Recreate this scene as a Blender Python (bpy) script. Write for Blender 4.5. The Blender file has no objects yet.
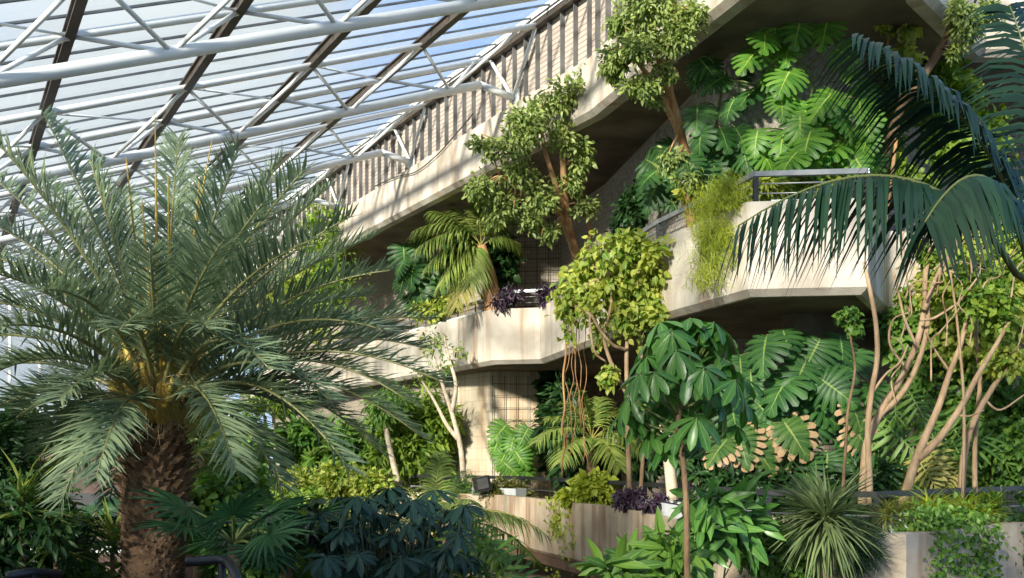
import bpy, math, random
import numpy as np
from mathutils import Vector, Matrix
from mathutils.geometry import tessellate_polygon

random.seed(11)
R = np.random.default_rng(11)
SC = bpy.context.scene
COL = SC.collection
EYE, F, HX, HY = 3.0, 1000.0, 512.0, 460.0      # eye height, focal length in pixels, principal column and horizon row


def at(px, py, d):
    """World point seen at photo pixel (px, py), d metres ahead of the camera."""
    return np.array([(px - HX) / F * d, d, EYE + (HY - py) / F * d])


def unit(v):
    v = np.asarray(v, float)
    return v / (np.linalg.norm(v, axis=-1, keepdims=True) + 1e-12)


# ---------------------------------------------------------------- mesh building
class MB:
    def __init__(self):
        self.v, self.q, self.t, self.e, self.w, self.n = [], [], [], [], [], 0

    def add(self, v, q=None, t=None, e=None, w=None):
        v = np.asarray(v, float).reshape(-1, 3)
        if q is not None and len(q):
            self.q.append(np.asarray(q, int).reshape(-1, 4) + self.n)
        if t is not None and len(t):
            self.t.append(np.asarray(t, int).reshape(-1, 3) + self.n)
        self.e.append(np.ones(len(v)) if e is None else np.asarray(e, float))
        self.w.append(np.ones(len(v)) if w is None else np.asarray(w, float))
        self.v.append(v)
        self.n += len(v)

    def box(self, c, s, ax=None):
        """Box of size s centred at c, axes ax (rows)."""
        ax = np.eye(3) if ax is None else np.asarray(ax, float)
        k = np.array([[x, y, z] for x in (-.5, .5) for y in (-.5, .5) for z in (-.5, .5)])
        v = np.asarray(c, float) + (k * np.asarray(s, float)) @ ax
        self.add(v, [[0, 1, 3, 2], [4, 6, 7, 5], [0, 4, 5, 1], [2, 3, 7, 6], [0, 2, 6, 4], [1, 5, 7, 3]])

    def bar(self, a, b, w, h, up=(0, 0, 1)):
        a, b = np.asarray(a, float), np.asarray(b, float)
        x = unit(b - a)
        y = unit(np.cross(np.asarray(up, float), x))
        z = np.cross(x, y)
        self.box((a + b) / 2, (np.linalg.norm(b - a), w, h), [x, y, z])

    def tube(self, pts, r, sides=8, smooth=0, caps=True):
        pts = np.asarray(pts, float)
        r = np.broadcast_to(np.asarray(r, float), (len(pts),)).copy()
        if smooth and len(pts) > 2:
            pts, r = catmull(pts, r, smooth)
        T = np.gradient(pts, axis=0)
        T = unit(T)
        n = np.cross(T[0], [0, 0, 1.0])
        if np.linalg.norm(n) < 1e-3:
            n = np.cross(T[0], [1.0, 0, 0])
        n = unit(n)
        an = np.linspace(0, 2 * math.pi, sides, endpoint=False)
        V = []
        for p, t, rr in zip(pts, T, r):
            n = unit(n - t * np.dot(n, t))
            b = np.cross(t, n)
            V.append(p + rr * (np.cos(an)[:, None] * n + np.sin(an)[:, None] * b))
        m = len(pts)
        V = np.concatenate(V)
        i = np.arange(m - 1)[:, None] * sides
        j = np.arange(sides)[None]
        j2 = (j + 1) % sides
        q = np.stack([i + j, i + j2, i + sides + j2, i + sides + j], -1).reshape(-1, 4)
        t = None
        if caps:
            V = np.concatenate([V, pts[:1], pts[-1:]])
            c0, c1, o = m * sides, m * sides + 1, (m - 1) * sides
            t = [[c0, (k + 1) % sides, k] for k in range(sides)] + [[c1, o + k, o + (k + 1) % sides] for k in range(sides)]
        self.add(V, q, t)

    def scatter(self, tpl, M, P, e_scale=None):
        """Copies of leaf template tpl = (v, q, t, e, w) with 3x3 matrices M (columns = local axes) at points P."""
        v, q, t, e, w = tpl
        n, k = len(P), len(v)
        if n == 0:
            return
        W = np.einsum('nij,kj->nki', M, v) + P[:, None, :]
        off = (np.arange(n) * k)[:, None, None]
        Q = None if q is None else (q[None] + off).reshape(-1, 4)
        T = None if t is None else (t[None] + off).reshape(-1, 3)
        self.add(W.reshape(-1, 3), Q, T, np.tile(e, n), np.tile(w, n))

    def build(self, name, mat, parent=None, origin=None, smooth=True):
        V = np.concatenate(self.v) if self.v else np.zeros((0, 3))
        org = np.zeros(3)
        if parent is not None:
            org = ORIGIN[parent.name]
        elif origin is not None:
            org = np.asarray(origin, float)
        V = V - org
        me = bpy.data.meshes.new(name)
        q = np.concatenate(self.q) if self.q else np.zeros((0, 4), int)
        t = np.concatenate(self.t) if self.t else np.zeros((0, 3), int)
        me.vertices.add(len(V))
        me.vertices.foreach_set('co', V.astype(np.float32).ravel())
        me.loops.add(q.size + t.size)
        me.loops.foreach_set('vertex_index', np.concatenate([q.ravel(), t.ravel()]).astype(np.int32))
        me.polygons.add(len(q) + len(t))
        ls = np.concatenate([np.arange(len(q)) * 4, q.size + np.arange(len(t)) * 3]).astype(np.int32)
        me.polygons.foreach_set('loop_start', ls)
        me.update(calc_edges=True)
        for nm, val in (('e', self.e), ('w', self.w)):
            at_ = me.attributes.new(nm, 'FLOAT', 'POINT')
            at_.data.foreach_set('value', np.concatenate(val).astype(np.float32) if val else np.zeros(0, np.float32))
        me.polygons.foreach_set('use_smooth', np.full(len(q) + len(t), smooth))
        me.materials.append(mat)
        o = bpy.data.objects.new(name, me)
        COL.objects.link(o)
        if parent is not None:
            o.parent = parent
        else:
            o.location = org
        ORIGIN[o.name] = org
        return o


ORIGIN = {}


def catmull(p, r, k):
    P = np.vstack([2 * p[0] - p[1], p, 2 * p[-1] - p[-2]])
    out, ro = [], []
    for i in range(len(p) - 1):
        a, b, c, d = P[i:i + 4]
        for u in np.linspace(0, 1, k, endpoint=False):
            out.append(.5 * (2 * b + (c - a) * u + (2 * a - 5 * b + 4 * c - d) * u * u + (3 * b - a - 3 * c + d) * u ** 3))
            ro.append(r[i] * (1 - u) + r[i + 1] * u)
    out.append(p[-1]); ro.append(r[-1])
    return np.array(out), np.array(ro)


def bez(a, c, b, n):
    t = np.linspace(0, 1, n)[:, None]
    return (1 - t) ** 2 * a + 2 * t * (1 - t) * c + t * t * b


# ---------------------------------------------------------------- naming
def tag(o, label, cat, group=None, kind=None):
    o['label'] = label
    o['category'] = cat
    if group:
        o['group'] = group
    if kind:
        o['kind'] = kind
    return o


def thing(name, loc, label, cat, group=None):
    o = bpy.data.objects.new(name, None)
    COL.objects.link(o)
    o.location = loc
    o.empty_display_size = .2
    ORIGIN[o.name] = np.asarray(loc, float)
    return tag(o, label, cat, group)


def struct(o):
    o['kind'] = 'structure'
    return o


def place(mesh, name, parent, M, P):
    """A part that shares mesh data; M columns are its axes, P its world point."""
    o = bpy.data.objects.new(name, mesh)
    COL.objects.link(o)
    o.parent = parent
    m = Matrix([[*M[0], 0], [*M[1], 0], [*M[2], 0], [0, 0, 0, 1]]).to_4x4()
    m.translation = Vector(P - ORIGIN[parent.name])
    o.matrix_local = m
    return o


# ---------------------------------------------------------------- materials
def srgb(r, g, b):
    f = lambda c: c / 12.92 if c <= .04045 else ((c + .055) / 1.055) ** 2.4
    return (f(r / 255), f(g / 255), f(b / 255), 1)


def newmat(name):
    m = bpy.data.materials.new(name)
    m.use_nodes = True
    nt = m.node_tree
    nt.nodes.clear()
    out = nt.nodes.new('ShaderNodeOutputMaterial')
    return m, nt, out


def N(nt, typ, **kw):
    n = nt.nodes.new(typ)
    for k, v in kw.items():
        if k in n.inputs and not hasattr(n, k):
            n.inputs[k].default_value = v
        else:
            setattr(n, k, v)
    return n


def ramp(nt, fac, stops):
    n = nt.nodes.new('ShaderNodeValToRGB')
    el = n.color_ramp.elements
    while len(el) < len(stops):
        el.new(.5)
    for k, (p, c) in enumerate(stops):
        el[k].position = p
        el[k].color = c
    nt.links.new(fac, n.inputs[0])
    return n.outputs[0]


def mixc(nt, fac, a, b, mode='MIX'):
    n = nt.nodes.new('ShaderNodeMix')
    n.data_type = 'RGBA'
    n.blend_type = mode
    for sock, val in ((n.inputs[0], fac), (n.inputs[6], a), (n.inputs[7], b)):
        if hasattr(val, 'is_output'):
            nt.links.new(val, sock)
        else:
            sock.default_value = val
    return n.outputs[2]


def leaf_mat(name, a, b, rib=None, ribw=.06, vein=None, rough=.42, trans=.3, old=None, spec=.5):
    """Leaf: colours a..b vary from leaf to leaf; lighter rib; old = colour of dried edges."""
    m, nt, out = newmat(name)
    L = nt.links.new
    if name not in ('blue_green_leaf', 'purple_leaf', 'old_leaf_base', 'palm_fibre'):
        k = (1.08, 1.0, .84) if name not in ('kentia_leaflet', 'date_palm_leaflet') else (1.02, 1.0, .95)
        a, b, rib, vein = [None if c is None else (c[0] * k[0], c[1] * k[1], c[2] * k[2], 1) for c in (a, b, rib, vein)]
    geo = N(nt, 'ShaderNodeNewGeometry')
    tc = N(nt, 'ShaderNodeTexCoord')
    noi = N(nt, 'ShaderNodeTexNoise')
    noi.inputs['Scale'].default_value = 2.5
    L(tc.outputs['Object'], noi.inputs['Vector'])
    add = N(nt, 'ShaderNodeMath', operation='ADD')
    L(geo.outputs['Random Per Island'], add.inputs[0]); L(noi.outputs[0], add.inputs[1])
    half = N(nt, 'ShaderNodeMath', operation='MULTIPLY')
    L(add.outputs[0], half.inputs[0]); half.inputs[1].default_value = .5
    c = ramp(nt, half.outputs[0], [(.25, a), (.75, b)])
    if rib or old:
        ae = N(nt, 'ShaderNodeAttribute', attribute_name='e')
        if rib:
            f = ramp(nt, ae.outputs['Fac'], [(0, (1, 1, 1, 1)), (ribw, (0, 0, 0, 1))])
            c = mixc(nt, f, c, rib)
            if vein:
                aw = N(nt, 'ShaderNodeAttribute', attribute_name='w')
                f = ramp(nt, aw.outputs['Fac'], [(0, (.5, .5, .5, 1)), (.22, (0, 0, 0, 1))])
                c = mixc(nt, f, c, vein)
        if old:
            n2 = N(nt, 'ShaderNodeTexNoise'); n2.inputs['Scale'].default_value = 9
            L(tc.outputs['Object'], n2.inputs['Vector'])
            ad = N(nt, 'ShaderNodeMath', operation='MULTIPLY_ADD')
            L(n2.outputs[0], ad.inputs[0]); ad.inputs[1].default_value = .5
            L(ae.outputs['Fac'], ad.inputs[2])
            f = ramp(nt, ad.outputs[0], [(.88, (0, 0, 0, 1)), (1.06, (1, 1, 1, 1))])
            c = mixc(nt, f, c, old)
    p = N(nt, 'ShaderNodeBsdfPrincipled')
    L(c, p.inputs['Base Color'])
    p.inputs['Roughness'].default_value = rough
    p.inputs['Specular IOR Level'].default_value = spec
    tr = N(nt, 'ShaderNodeBsdfTranslucent')
    hs = N(nt, 'ShaderNodeHueSaturation'); hs.inputs['Saturation'].default_value = 1.15; hs.inputs['Value'].default_value = 1.3
    L(c, hs.inputs['Color']); L(hs.outputs[0], tr.inputs['Color'])
    mx = N(nt, 'ShaderNodeMixShader'); mx.inputs[0].default_value = trans
    L(p.outputs[0], mx.inputs[1]); L(tr.outputs[0], mx.inputs[2])
    L(mx.outputs[0], out.inputs[0])
    return m


def surf(name, a, b, scale=3, rough=.8, metal=0, stretch=(1, 1, 1), bump=.0, bscale=40, lo=.35, hi=.65, stain=None, spec=.5, coord='Object'):
    """Two-tone noise surface, optional vertical stains, bump."""
    m, nt, out = newmat(name)
    L = nt.links.new
    tc = N(nt, 'ShaderNodeTexCoord')
    mp = N(nt, 'ShaderNodeMapping'); mp.inputs['Scale'].default_value = stretch
    L(tc.outputs[coord], mp.inputs[0])
    n1 = N(nt, 'ShaderNodeTexNoise'); n1.inputs['Scale'].default_value = scale; n1.inputs['Detail'].default_value = 6
    L(mp.outputs[0], n1.inputs['Vector'])
    c = ramp(nt, n1.outputs[0], [(lo, a), (hi, b)])
    if stain:
        ms = N(nt, 'ShaderNodeMapping'); ms.inputs['Scale'].default_value = (1.7, 1.7, .12)
        L(tc.outputs[coord], ms.inputs[0])
        n2 = N(nt, 'ShaderNodeTexNoise'); n2.inputs['Scale'].default_value = 2.2; n2.inputs['Detail'].default_value = 5
        L(ms.outputs[0], n2.inputs['Vector'])
        f = ramp(nt, n2.outputs[0], [(.5, (0, 0, 0, 1)), (.68, (.75, .75, .75, 1))])
        c = mixc(nt, f, c, stain)
    p = N(nt, 'ShaderNodeBsdfPrincipled')
    L(c, p.inputs['Base Color'])
    p.inputs['Roughness'].default_value = rough
    p.inputs['Metallic'].default_value = metal
    p.inputs['Specular IOR Level'].default_value = spec
    if bump:
        n3 = N(nt, 'ShaderNodeTexNoise'); n3.inputs['Scale'].default_value = bscale; n3.inputs['Detail'].default_value = 4
        L(mp.outputs[0], n3.inputs['Vector'])
        bp = N(nt, 'ShaderNodeBump'); bp.inputs['Strength'].default_value = bump; bp.inputs['Distance'].default_value = .03
        L(n3.outputs[0], bp.inputs['Height']); L(bp.outputs[0], p.inputs['Normal'])
    L(p.outputs[0], out.inputs[0])
    return m


def tilewall(name, a, b, mortar, tw, th, stain=None):
    """Small-tile / board-course wall: courses by world height, joints as bump and colour."""
    m, nt, out = newmat(name)
    L = nt.links.new
    geo = N(nt, 'ShaderNodeNewGeometry')
    sep = N(nt, 'ShaderNodeSeparateXYZ'); L(geo.outputs['Position'], sep.inputs[0])
    ad = N(nt, 'ShaderNodeMath', operation='SUBTRACT')
    L(sep.outputs[0], ad.inputs[0]); L(sep.outputs[1], ad.inputs[1])
    cb = N(nt, 'ShaderNodeCombineXYZ'); L(ad.outputs[0], cb.inputs[0]); L(sep.outputs[2], cb.inputs[1])
    br = N(nt, 'ShaderNodeTexBrick'); br.offset = 0; br.inputs['Scale'].default_value = 1
    br.inputs['Brick Width'].default_value = tw; br.inputs['Row Height'].default_value = th
    br.inputs['Mortar Size'].default_value = min(tw, th) * .1; br.inputs['Mortar Smooth'].default_value = .3
    br.inputs['Color1'].default_value = a; br.inputs['Color2'].default_value = b; br.inputs['Mortar'].default_value = mortar
    L(cb.outputs[0], br.inputs['Vector'])
    c = br.outputs['Color']
    if stain:
        ms = N(nt, 'ShaderNodeMapping'); ms.inputs['Scale'].default_value = (1.5, 1.5, .1)
        L(geo.outputs['Position'], ms.inputs[0])
        n2 = N(nt, 'ShaderNodeTexNoise'); n2.inputs['Scale'].default_value = 1.6; n2.inputs['Detail'].default_value = 5
        L(ms.outputs[0], n2.inputs['Vector'])
        f = ramp(nt, n2.outputs[0], [(.48, (0, 0, 0, 1)), (.66, (.8, .8, .8, 1))])
        c = mixc(nt, f, c, stain)
    p = N(nt, 'ShaderNodeBsdfPrincipled'); p.inputs['Roughness'].default_value = .85
    L(c, p.inputs['Base Color'])
    bp = N(nt, 'ShaderNodeBump'); bp.inputs['Strength'].default_value = .5; bp.inputs['Distance'].default_value = .01; bp.invert = True
    L(br.outputs['Fac'], bp.inputs['Height']); L(bp.outputs[0], p.inputs['Normal'])
    L(p.outputs[0], out.inputs[0])
    return m


def glass_mat(name, tint, white, clear=.6, gloss=.06):
    """Weathered roof glass: mostly clear, part milky, a little gloss."""
    m, nt, out = newmat(name)
    L = nt.links.new
    tr = N(nt, 'ShaderNodeBsdfTransparent'); tr.inputs[0].default_value = tint
    tl = N(nt, 'ShaderNodeBsdfTranslucent'); tl.inputs[0].default_value = white
    df = N(nt, 'ShaderNodeBsdfDiffuse'); df.inputs[0].default_value = white
    gl = N(nt, 'ShaderNodeBsdfGlossy'); gl.inputs['Roughness'].default_value = .1
    m0 = N(nt, 'ShaderNodeMixShader'); m0.inputs[0].default_value = .3
    L(tl.outputs[0], m0.inputs[1]); L(df.outputs[0], m0.inputs[2])
    geo = N(nt, 'ShaderNodeNewGeometry')
    mp = N(nt, 'ShaderNodeMath', operation='MULTIPLY_ADD')
    L(geo.outputs['Random Per Island'], mp.inputs[0]); mp.inputs[1].default_value = .16; mp.inputs[2].default_value = 1 - clear - .08
    m1 = N(nt, 'ShaderNodeMixShader'); L(mp.outputs[0], m1.inputs[0])
    L(tr.outputs[0], m1.inputs[1]); L(m0.outputs[0], m1.inputs[2])
    m2 = N(nt, 'ShaderNodeMixShader'); m2.inputs[0].default_value = gloss
    L(m1.outputs[0], m2.inputs[1]); L(gl.outputs[0], m2.inputs[2])
    L(m2.outputs[0], out.inputs[0])
    return m
# ================================================================ materials of the place
M = {}
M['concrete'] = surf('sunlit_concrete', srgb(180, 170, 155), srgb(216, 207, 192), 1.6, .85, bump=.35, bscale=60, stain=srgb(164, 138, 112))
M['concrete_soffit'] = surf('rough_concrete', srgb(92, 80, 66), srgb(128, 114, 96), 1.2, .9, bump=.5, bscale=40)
M['hammered'] = surf('bush_hammered_concrete', srgb(118, 112, 102), srgb(186, 178, 164), 14, .9, bump=1.0, bscale=34, lo=.3, hi=.7)
M['tile'] = tilewall('small_tile_wall', srgb(176, 164, 146), srgb(160, 149, 132), srgb(120, 108, 92), .075, .11)
M['column'] = tilewall('streaked_column', srgb(226, 212, 186), srgb(218, 202, 176), srgb(194, 176, 148), .09, .3, stain=srgb(176, 140, 102))
M['boards'] = tilewall('course_panel', srgb(188, 176, 164), srgb(178, 164, 152), srgb(128, 114, 102), 2.0, .10)
M['planter'] = surf('planter_concrete', srgb(176, 158, 134), srgb(206, 188, 162), 2, .85, bump=.3, bscale=50, stain=srgb(150, 110, 74))
M['white_steel'] = surf('white_painted_steel', srgb(222, 226, 224), srgb(236, 238, 236), 2, .35)
M['brown_steel'] = surf('dark_brown_steel', srgb(62, 54, 46), srgb(86, 76, 66), 2, .5)
M['glazing_bar'] = surf('weathered_glazing_bar', srgb(62, 68, 72), srgb(90, 96, 100), 3, .45)
M['black_steel'] = surf('black_painted_steel', srgb(34, 36, 40), srgb(48, 50, 54), 3, .4)
M['grey_rail'] = surf('brushed_grey_rail', srgb(120, 124, 126), srgb(150, 152, 152), 3, .4, metal=.5)
M['fin'] = surf('grey_fin', srgb(84, 84, 84), srgb(112, 112, 110), 3, .5)
M['soil'] = surf('soil', srgb(44, 34, 26), srgb(70, 54, 40), 9, .95, bump=.8, bscale=30)
M['trough'] = surf('pale_trough', srgb(206, 212, 214), srgb(228, 230, 228), 3, .6)
M['timber'] = surf('brown_edge', srgb(88, 66, 50), srgb(118, 90, 68), 4, .8)
M['cable'] = surf('cable', srgb(60, 56, 50), srgb(76, 72, 66), 4, .7)
M['pinkwall'] = surf('pinkish_render', srgb(92, 72, 66), srgb(112, 90, 82), 3, .85)
M['glass'] = glass_mat('roof_glass', (.93, .96, .97, 1), (.72, .76, .78, 1), .80)
M['wallglass'] = glass_mat('end_wall_glass', (.9, .94, .97, 1), (.8, .84, .86, 1), .7)

# ================================================================ plan: folded balcony edges (x, y) from far to near to far
UP = [(-13.6, 44.0), (1.4, 18.0), (2.82, 13.9), (3.6, 11.7), (4.9, 11.9), (5.6, 13.4), (7.25, 15.3), (12.5, 15.3)]
MID = [(-11.4, 41.9), (-.435, 22.9), (.636, 22.7), (2.09, 16.3), (3.15, 13.4), (4.7, 13.2), (5.69, 15.1), (6.9, 15.3), (8.4, 13.2), (12.5, 13.0)]
LOW = [(-12.5, 38.0), (-5.4, 25.8), (-2.0, 23.7), (-.2, 21.9), (1.75, 16.1), (2.2, 10.7), (4.1, 10.4), (6.6, 12.6), (12.5, 12.4)]
ZL, ZM, ZU = 1.13, 5.2, 9.2            # undersides of the three edges
TL, TM, TU = 2.23, 6.46, 10.25         # their tops


def offset(path, d):
    """Path shifted d towards the building, mitred."""
    p = np.array(path, float)
    t = unit(np.diff(p, axis=0))
    n = np.stack([-t[:, 1], t[:, 0]], 1)
    out = []
    for i in range(len(p)):
        a, b = n[max(i - 1, 0)], n[min(i, len(n) - 1)]
        m = unit(a + b)
        out.append(p[i] + m * d / max(.35, np.dot(m, b)))
    return np.array(out)


def sweep(mb, path, prof):
    """Closed profile [(inward, z)] swept along the path."""
    rows = [np.column_stack([offset(path, o), np.full(len(path), z)]) for o, z in prof]
    k, m = len(prof), len(path)
    V = np.stack(rows, 1).reshape(-1, 3)
    q = [[i * k + j, (i + 1) * k + j, (i + 1) * k + (j + 1) % k, i * k + (j + 1) % k] for i in range(m - 1) for j in range(k)]
    mb.add(V, q)


def slab(name, poly, z0, z1, mat):
    mb = MB()
    p = np.array(poly, float)
    tri = np.array([list(t) for t in tessellate_polygon([[Vector((x, y, 0)) for x, y in p]])])
    n = len(p)
    a, b = np.column_stack([p, np.full(n, z0)]), np.column_stack([p, np.full(n, z1)])
    mb.add(np.vstack([a, b]), [[i, (i + 1) % n, n + (i + 1) % n, n + i] for i in range(n)], np.vstack([tri, tri[:, ::-1] + n]))
    return struct(mb.build(name, mat, smooth=False))


BACK = [(16, 15), (16, 46), (-13.6, 46)]
mb = MB(); mb.box((0, 22, -.1), (60, 70, .2))
struct(mb.build('floor', M['soil'], smooth=False))
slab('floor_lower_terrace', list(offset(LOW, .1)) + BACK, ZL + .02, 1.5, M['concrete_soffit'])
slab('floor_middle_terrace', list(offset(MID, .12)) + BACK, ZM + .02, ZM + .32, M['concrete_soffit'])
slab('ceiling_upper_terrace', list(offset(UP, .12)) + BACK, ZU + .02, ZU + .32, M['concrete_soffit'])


def parapet(name, path, zb, zt, mat, th=.18):
    mb = MB()
    sweep(mb, path, [(.10, zb), (0, zb + .09), (0, zt), (th, zt), (th, zb)])
    return struct(mb.build(name, mat, smooth=False))


parapet('wall_middle_parapet', MID, ZM, TM, M['concrete'])
parapet('wall_upper_parapet', UP, ZU, TU, M['concrete'], .3)
parapet('wall_lower_planter', LOW, ZL, TL, M['planter'])
# planting beds behind the parapets
for nm, path, z0, z1, w in (('trim_1', MID, ZM + .3, TM - .16, 1.05), ('trim_2', LOW, 1.49, TL - .14, .95)):
    mb = MB()
    sweep(mb, path, [(.17, z0), (.17, z1), (w, z1), (w, z0)])
    struct(mb.build(nm, M['soil'], smooth=False))
mb = MB()
sweep(mb, LOW, [(-.06, ZL - .14), (-.06, ZL + .02), (.3, ZL + .02), (.3, ZL - .14)])
struct(mb.build('trim_3', M['timber'], smooth=False))

# walls behind the terraces (set back, folded)
MW = [(-11.2, 44.5), (-1.4, 27.6), (-.25, 25.6), (1.25, 25.4), (2.1, 22.5), (3.35, 15.3), (5.1, 14.95), (6.6, 17.4), (8, 19), (14, 18.4)]
LW = [(-10, 42), (-3.2, 28.8), (-1.42, 26.2), (-.55, 25.0), (.92, 25.2), (1.3, 28), (3.4, 26), (4.0, 18.4), (8.4, 17.4), (14, 17)]
def backwall(name, path, z0, z1, mat, lo=0, hi=None):
    mb = MB(); sweep(mb, path[lo:hi], [(0, z0), (0, z1), (.3, z1), (.3, z0)])
    return struct(mb.build(name, mat, smooth=False))
backwall('wall_middle_tiled', MW, ZM + .3, ZU + .02, M['tile'], 0, 5)
backwall('wall_middle_hammered', MW, ZM + .3, ZU + .02, M['hammered'], 4)
backwall('wall_lower_far', LW, 1.49, ZM + .02, M['tile'], 0, 3)
backwall('wall_lower_column', LW, 1.49, ZM + .02, M['column'], 2, 6)
backwall('wall_lower_near', LW, 1.49, ZM + .02, M['tile'], 5)
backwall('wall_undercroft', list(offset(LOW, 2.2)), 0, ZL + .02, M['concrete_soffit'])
# downstand beam under the terrace
mb = MB()
mb.bar((4.2, 15.2, ZM - .2), (6.3, 16.0, ZM - .2), .3, .5)
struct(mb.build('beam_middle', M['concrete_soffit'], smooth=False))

# ---------------------------------------------------------------- finned clerestory above the upper parapet
A = np.array([-.5, .866, 0.]); A /= np.linalg.norm(A)
NB = np.array([A[1], -A[0], 0.])                    # horizontal, from the garden towards the wall
SL = .37
B = unit(NB + np.array([0, 0, SL]))                 # up the roof slope
W0 = np.array([1.4, 18.0, 0.])                      # a point on the wall line
ZR = 11.62                                          # roof edge at the wall line
clere = list(offset(UP, .1))
mb = MB(); sweep(mb, clere, [(.02, TU), (.02, ZR + .1), (.25, ZR + .1), (.25, TU)])
struct(mb.build('wall_clerestory', M['boards'], smooth=False))
mb = MB()
cl = np.array(clere)
for i in range(len(cl) - 1):
    a, b = cl[i], cl[i + 1]
    L_ = np.linalg.norm(b - a); t = (b - a) / L_
    for s in np.arange(.2, L_, .45):
        p = a + t * s
        mb.bar((*p, TU), (*p, ZR), .05, .11, up=(*t, 0)) if False else mb.box((p[0], p[1], (TU + ZR) / 2), (.028, .15, ZR - TU), [[t[0], t[1], 0], [-t[1], t[0], 0], [0, 0, 1]])
struct(mb.build('trim_4', M['fin'], smooth=False))
mb = MB(); sweep(mb, UP, [(-.04, ZR - .02), (-.04, ZR + .16), (.3, ZR + .16), (.3, ZR - .02)])
struct(mb.build('trim_5', M['white_steel'], smooth=False))
# cable looping over the concrete band
mb = MB()
cp = []
for s, z in ((4.4, TU + .3), (5.2, TU + .1), (6.2, TU - .12), (7.4, TU - .22), (8.6, TU - .05), (10, TU + .05)):
    cp.append(W0 + A * s - NB * .05 + np.array([0, 0, z]))
mb.tube(cp, .014, 6, smooth=6)
tag(mb.build('cable', M['cable'], origin=cp[0]), 'thin dark cable drooping along the concrete band below the grey fins', 'cable')

# ---------------------------------------------------------------- glass roof
def roof(s, t, h=0.):
    """Point of the roof plane: s metres out from the wall line (horizontally), t along it, h above the plane."""
    p = W0 + A * t - NB * s
    return np.array([p[0], p[1], ZR - SL * s + h])


S_END, T0, T1 = 21.2, -26.0, 30.5
RAFT = [0.0] + [2.1 * k + .36 for k in range(1, 11)]
BARS = np.arange(T0, T1 + .1, .70)
mb = MB()
for s0, s1 in zip(RAFT[:-1], RAFT[1:]):
    for t0, t1 in zip(BARS[:-1], BARS[1:]):
        c = [roof(s0 + .02, t0 + .02, .10), roof(s1 - .02, t0 + .02, .10), roof(s1 - .02, t1 - .02, .125), roof(s0 + .02, t1 - .02, .125)]
        mb.add(c, [[0, 1, 2, 3]])
struct(mb.build('ceiling', M['glass'], smooth=False))
mb = MB()
for t in BARS:
    mb.bar(roof(0, t, .1), roof(RAFT[-1], t, .1), .046, .028)
struct(mb.build('ceiling_glazing_bars', M['glazing_bar'], smooth=False))
for k, s in enumerate(RAFT):
    mb = MB()
    a, b = roof(s, T0), roof(s, T1)
    mb.bar(a + [0, 0, .03], b + [0, 0, .03], .12, .025)
    mb.bar(a - [0, 0, .055], b - [0, 0, .055], .04, .15)
    mb.bar(a - [0, 0, .14], b - [0, 0, .14], .12, .025)
    o = mb.build('rafter', M['brown_steel'], origin=a, smooth=False)
    ordn = 'first second third fourth fifth sixth seventh eighth ninth tenth eleventh'.split()[k]
    tag(o, f'dark brown rafter under the roof glass, {ordn} down from the finned wall', 'rafter', 'rafters of the glass roof')


def truss(t, label):
    root = thing('roof_truss', roof(0, t), label, 'truss', 'trusses of the glass roof')
    top = -.1
    hw, dp = .95, .72
    bot = lambda s: roof(s, t, top - dp)
    tp = lambda s, k: roof(s, t + k * hw, top)
    mb = MB(); mb.tube([bot(.75), bot(RAFT[-1])], .085, 12)
    mb.build('bottom_chord', M['white_steel'], root)
    for k in (-1, 1):
        mb = MB(); mb.tube([tp(0, k), tp(RAFT[-1], k)], .055, 10)
        mb.build('top_chord', M['white_steel'], root)
    J = np.arange(1.41, RAFT[-1], 2.1)
    mb = MB()
    for s in J:
        for k in (-1, 1):
            mb.tube([bot(s), tp(s - 1.05, k)], .032, 7)
            mb.tube([bot(s), tp(s + 1.05, k)], .032, 7)
    for s in RAFT[1:-1]:
        mb.tube([tp(s, -1), tp(s, 1)], .03, 7)
        mb.tube([tp(s, 1), tp(s + 2.1, -1)], .018, 6)
    mb.build('web_brace', M['white_steel'], root)['kind'] = 'stuff'
    mb = MB()
    e = roof(-.02, t); e[2] = 10.4
    mb.tube([bot(.75), e], .075, 10)
    for k in (-1, 1):
        mb.tube([e, tp(0, k)], .04, 8)
    mb.box(e + NB * .04, (.34, .05, .3), [A, NB, [0, 0, 1]])
    mb.build('wall_bracket', M['white_steel'], root)
    return root


for k, t in enumerate(np.arange(-17.6, 26, 5.1)):
    lab = {3: 'white tubular roof truss crossing the very top of the glass roof',
           4: 'white tubular roof truss whose wall bracket stands above the slim fig tree',
           5: 'white tubular roof truss second in line behind the one above the fig tree',
           6: 'white tubular roof truss third in line, ending just above the vine curtain',
           7: 'white tubular roof truss fourth in line, seen between the tips of the date palm fronds',
           8: 'white tubular roof truss at the very end by the glass end wall'}.get(k, 'white tubular roof truss with zigzag braces')
    truss(t, lab)

mb = MB(); mb.box((-15.0, -6.2, 4.2), (14, .4, 8.4)); struct(mb.build('wall_added_shade', M['concrete'], smooth=False))  # unseen wall added behind the camera to throw shade over the lower left

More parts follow.
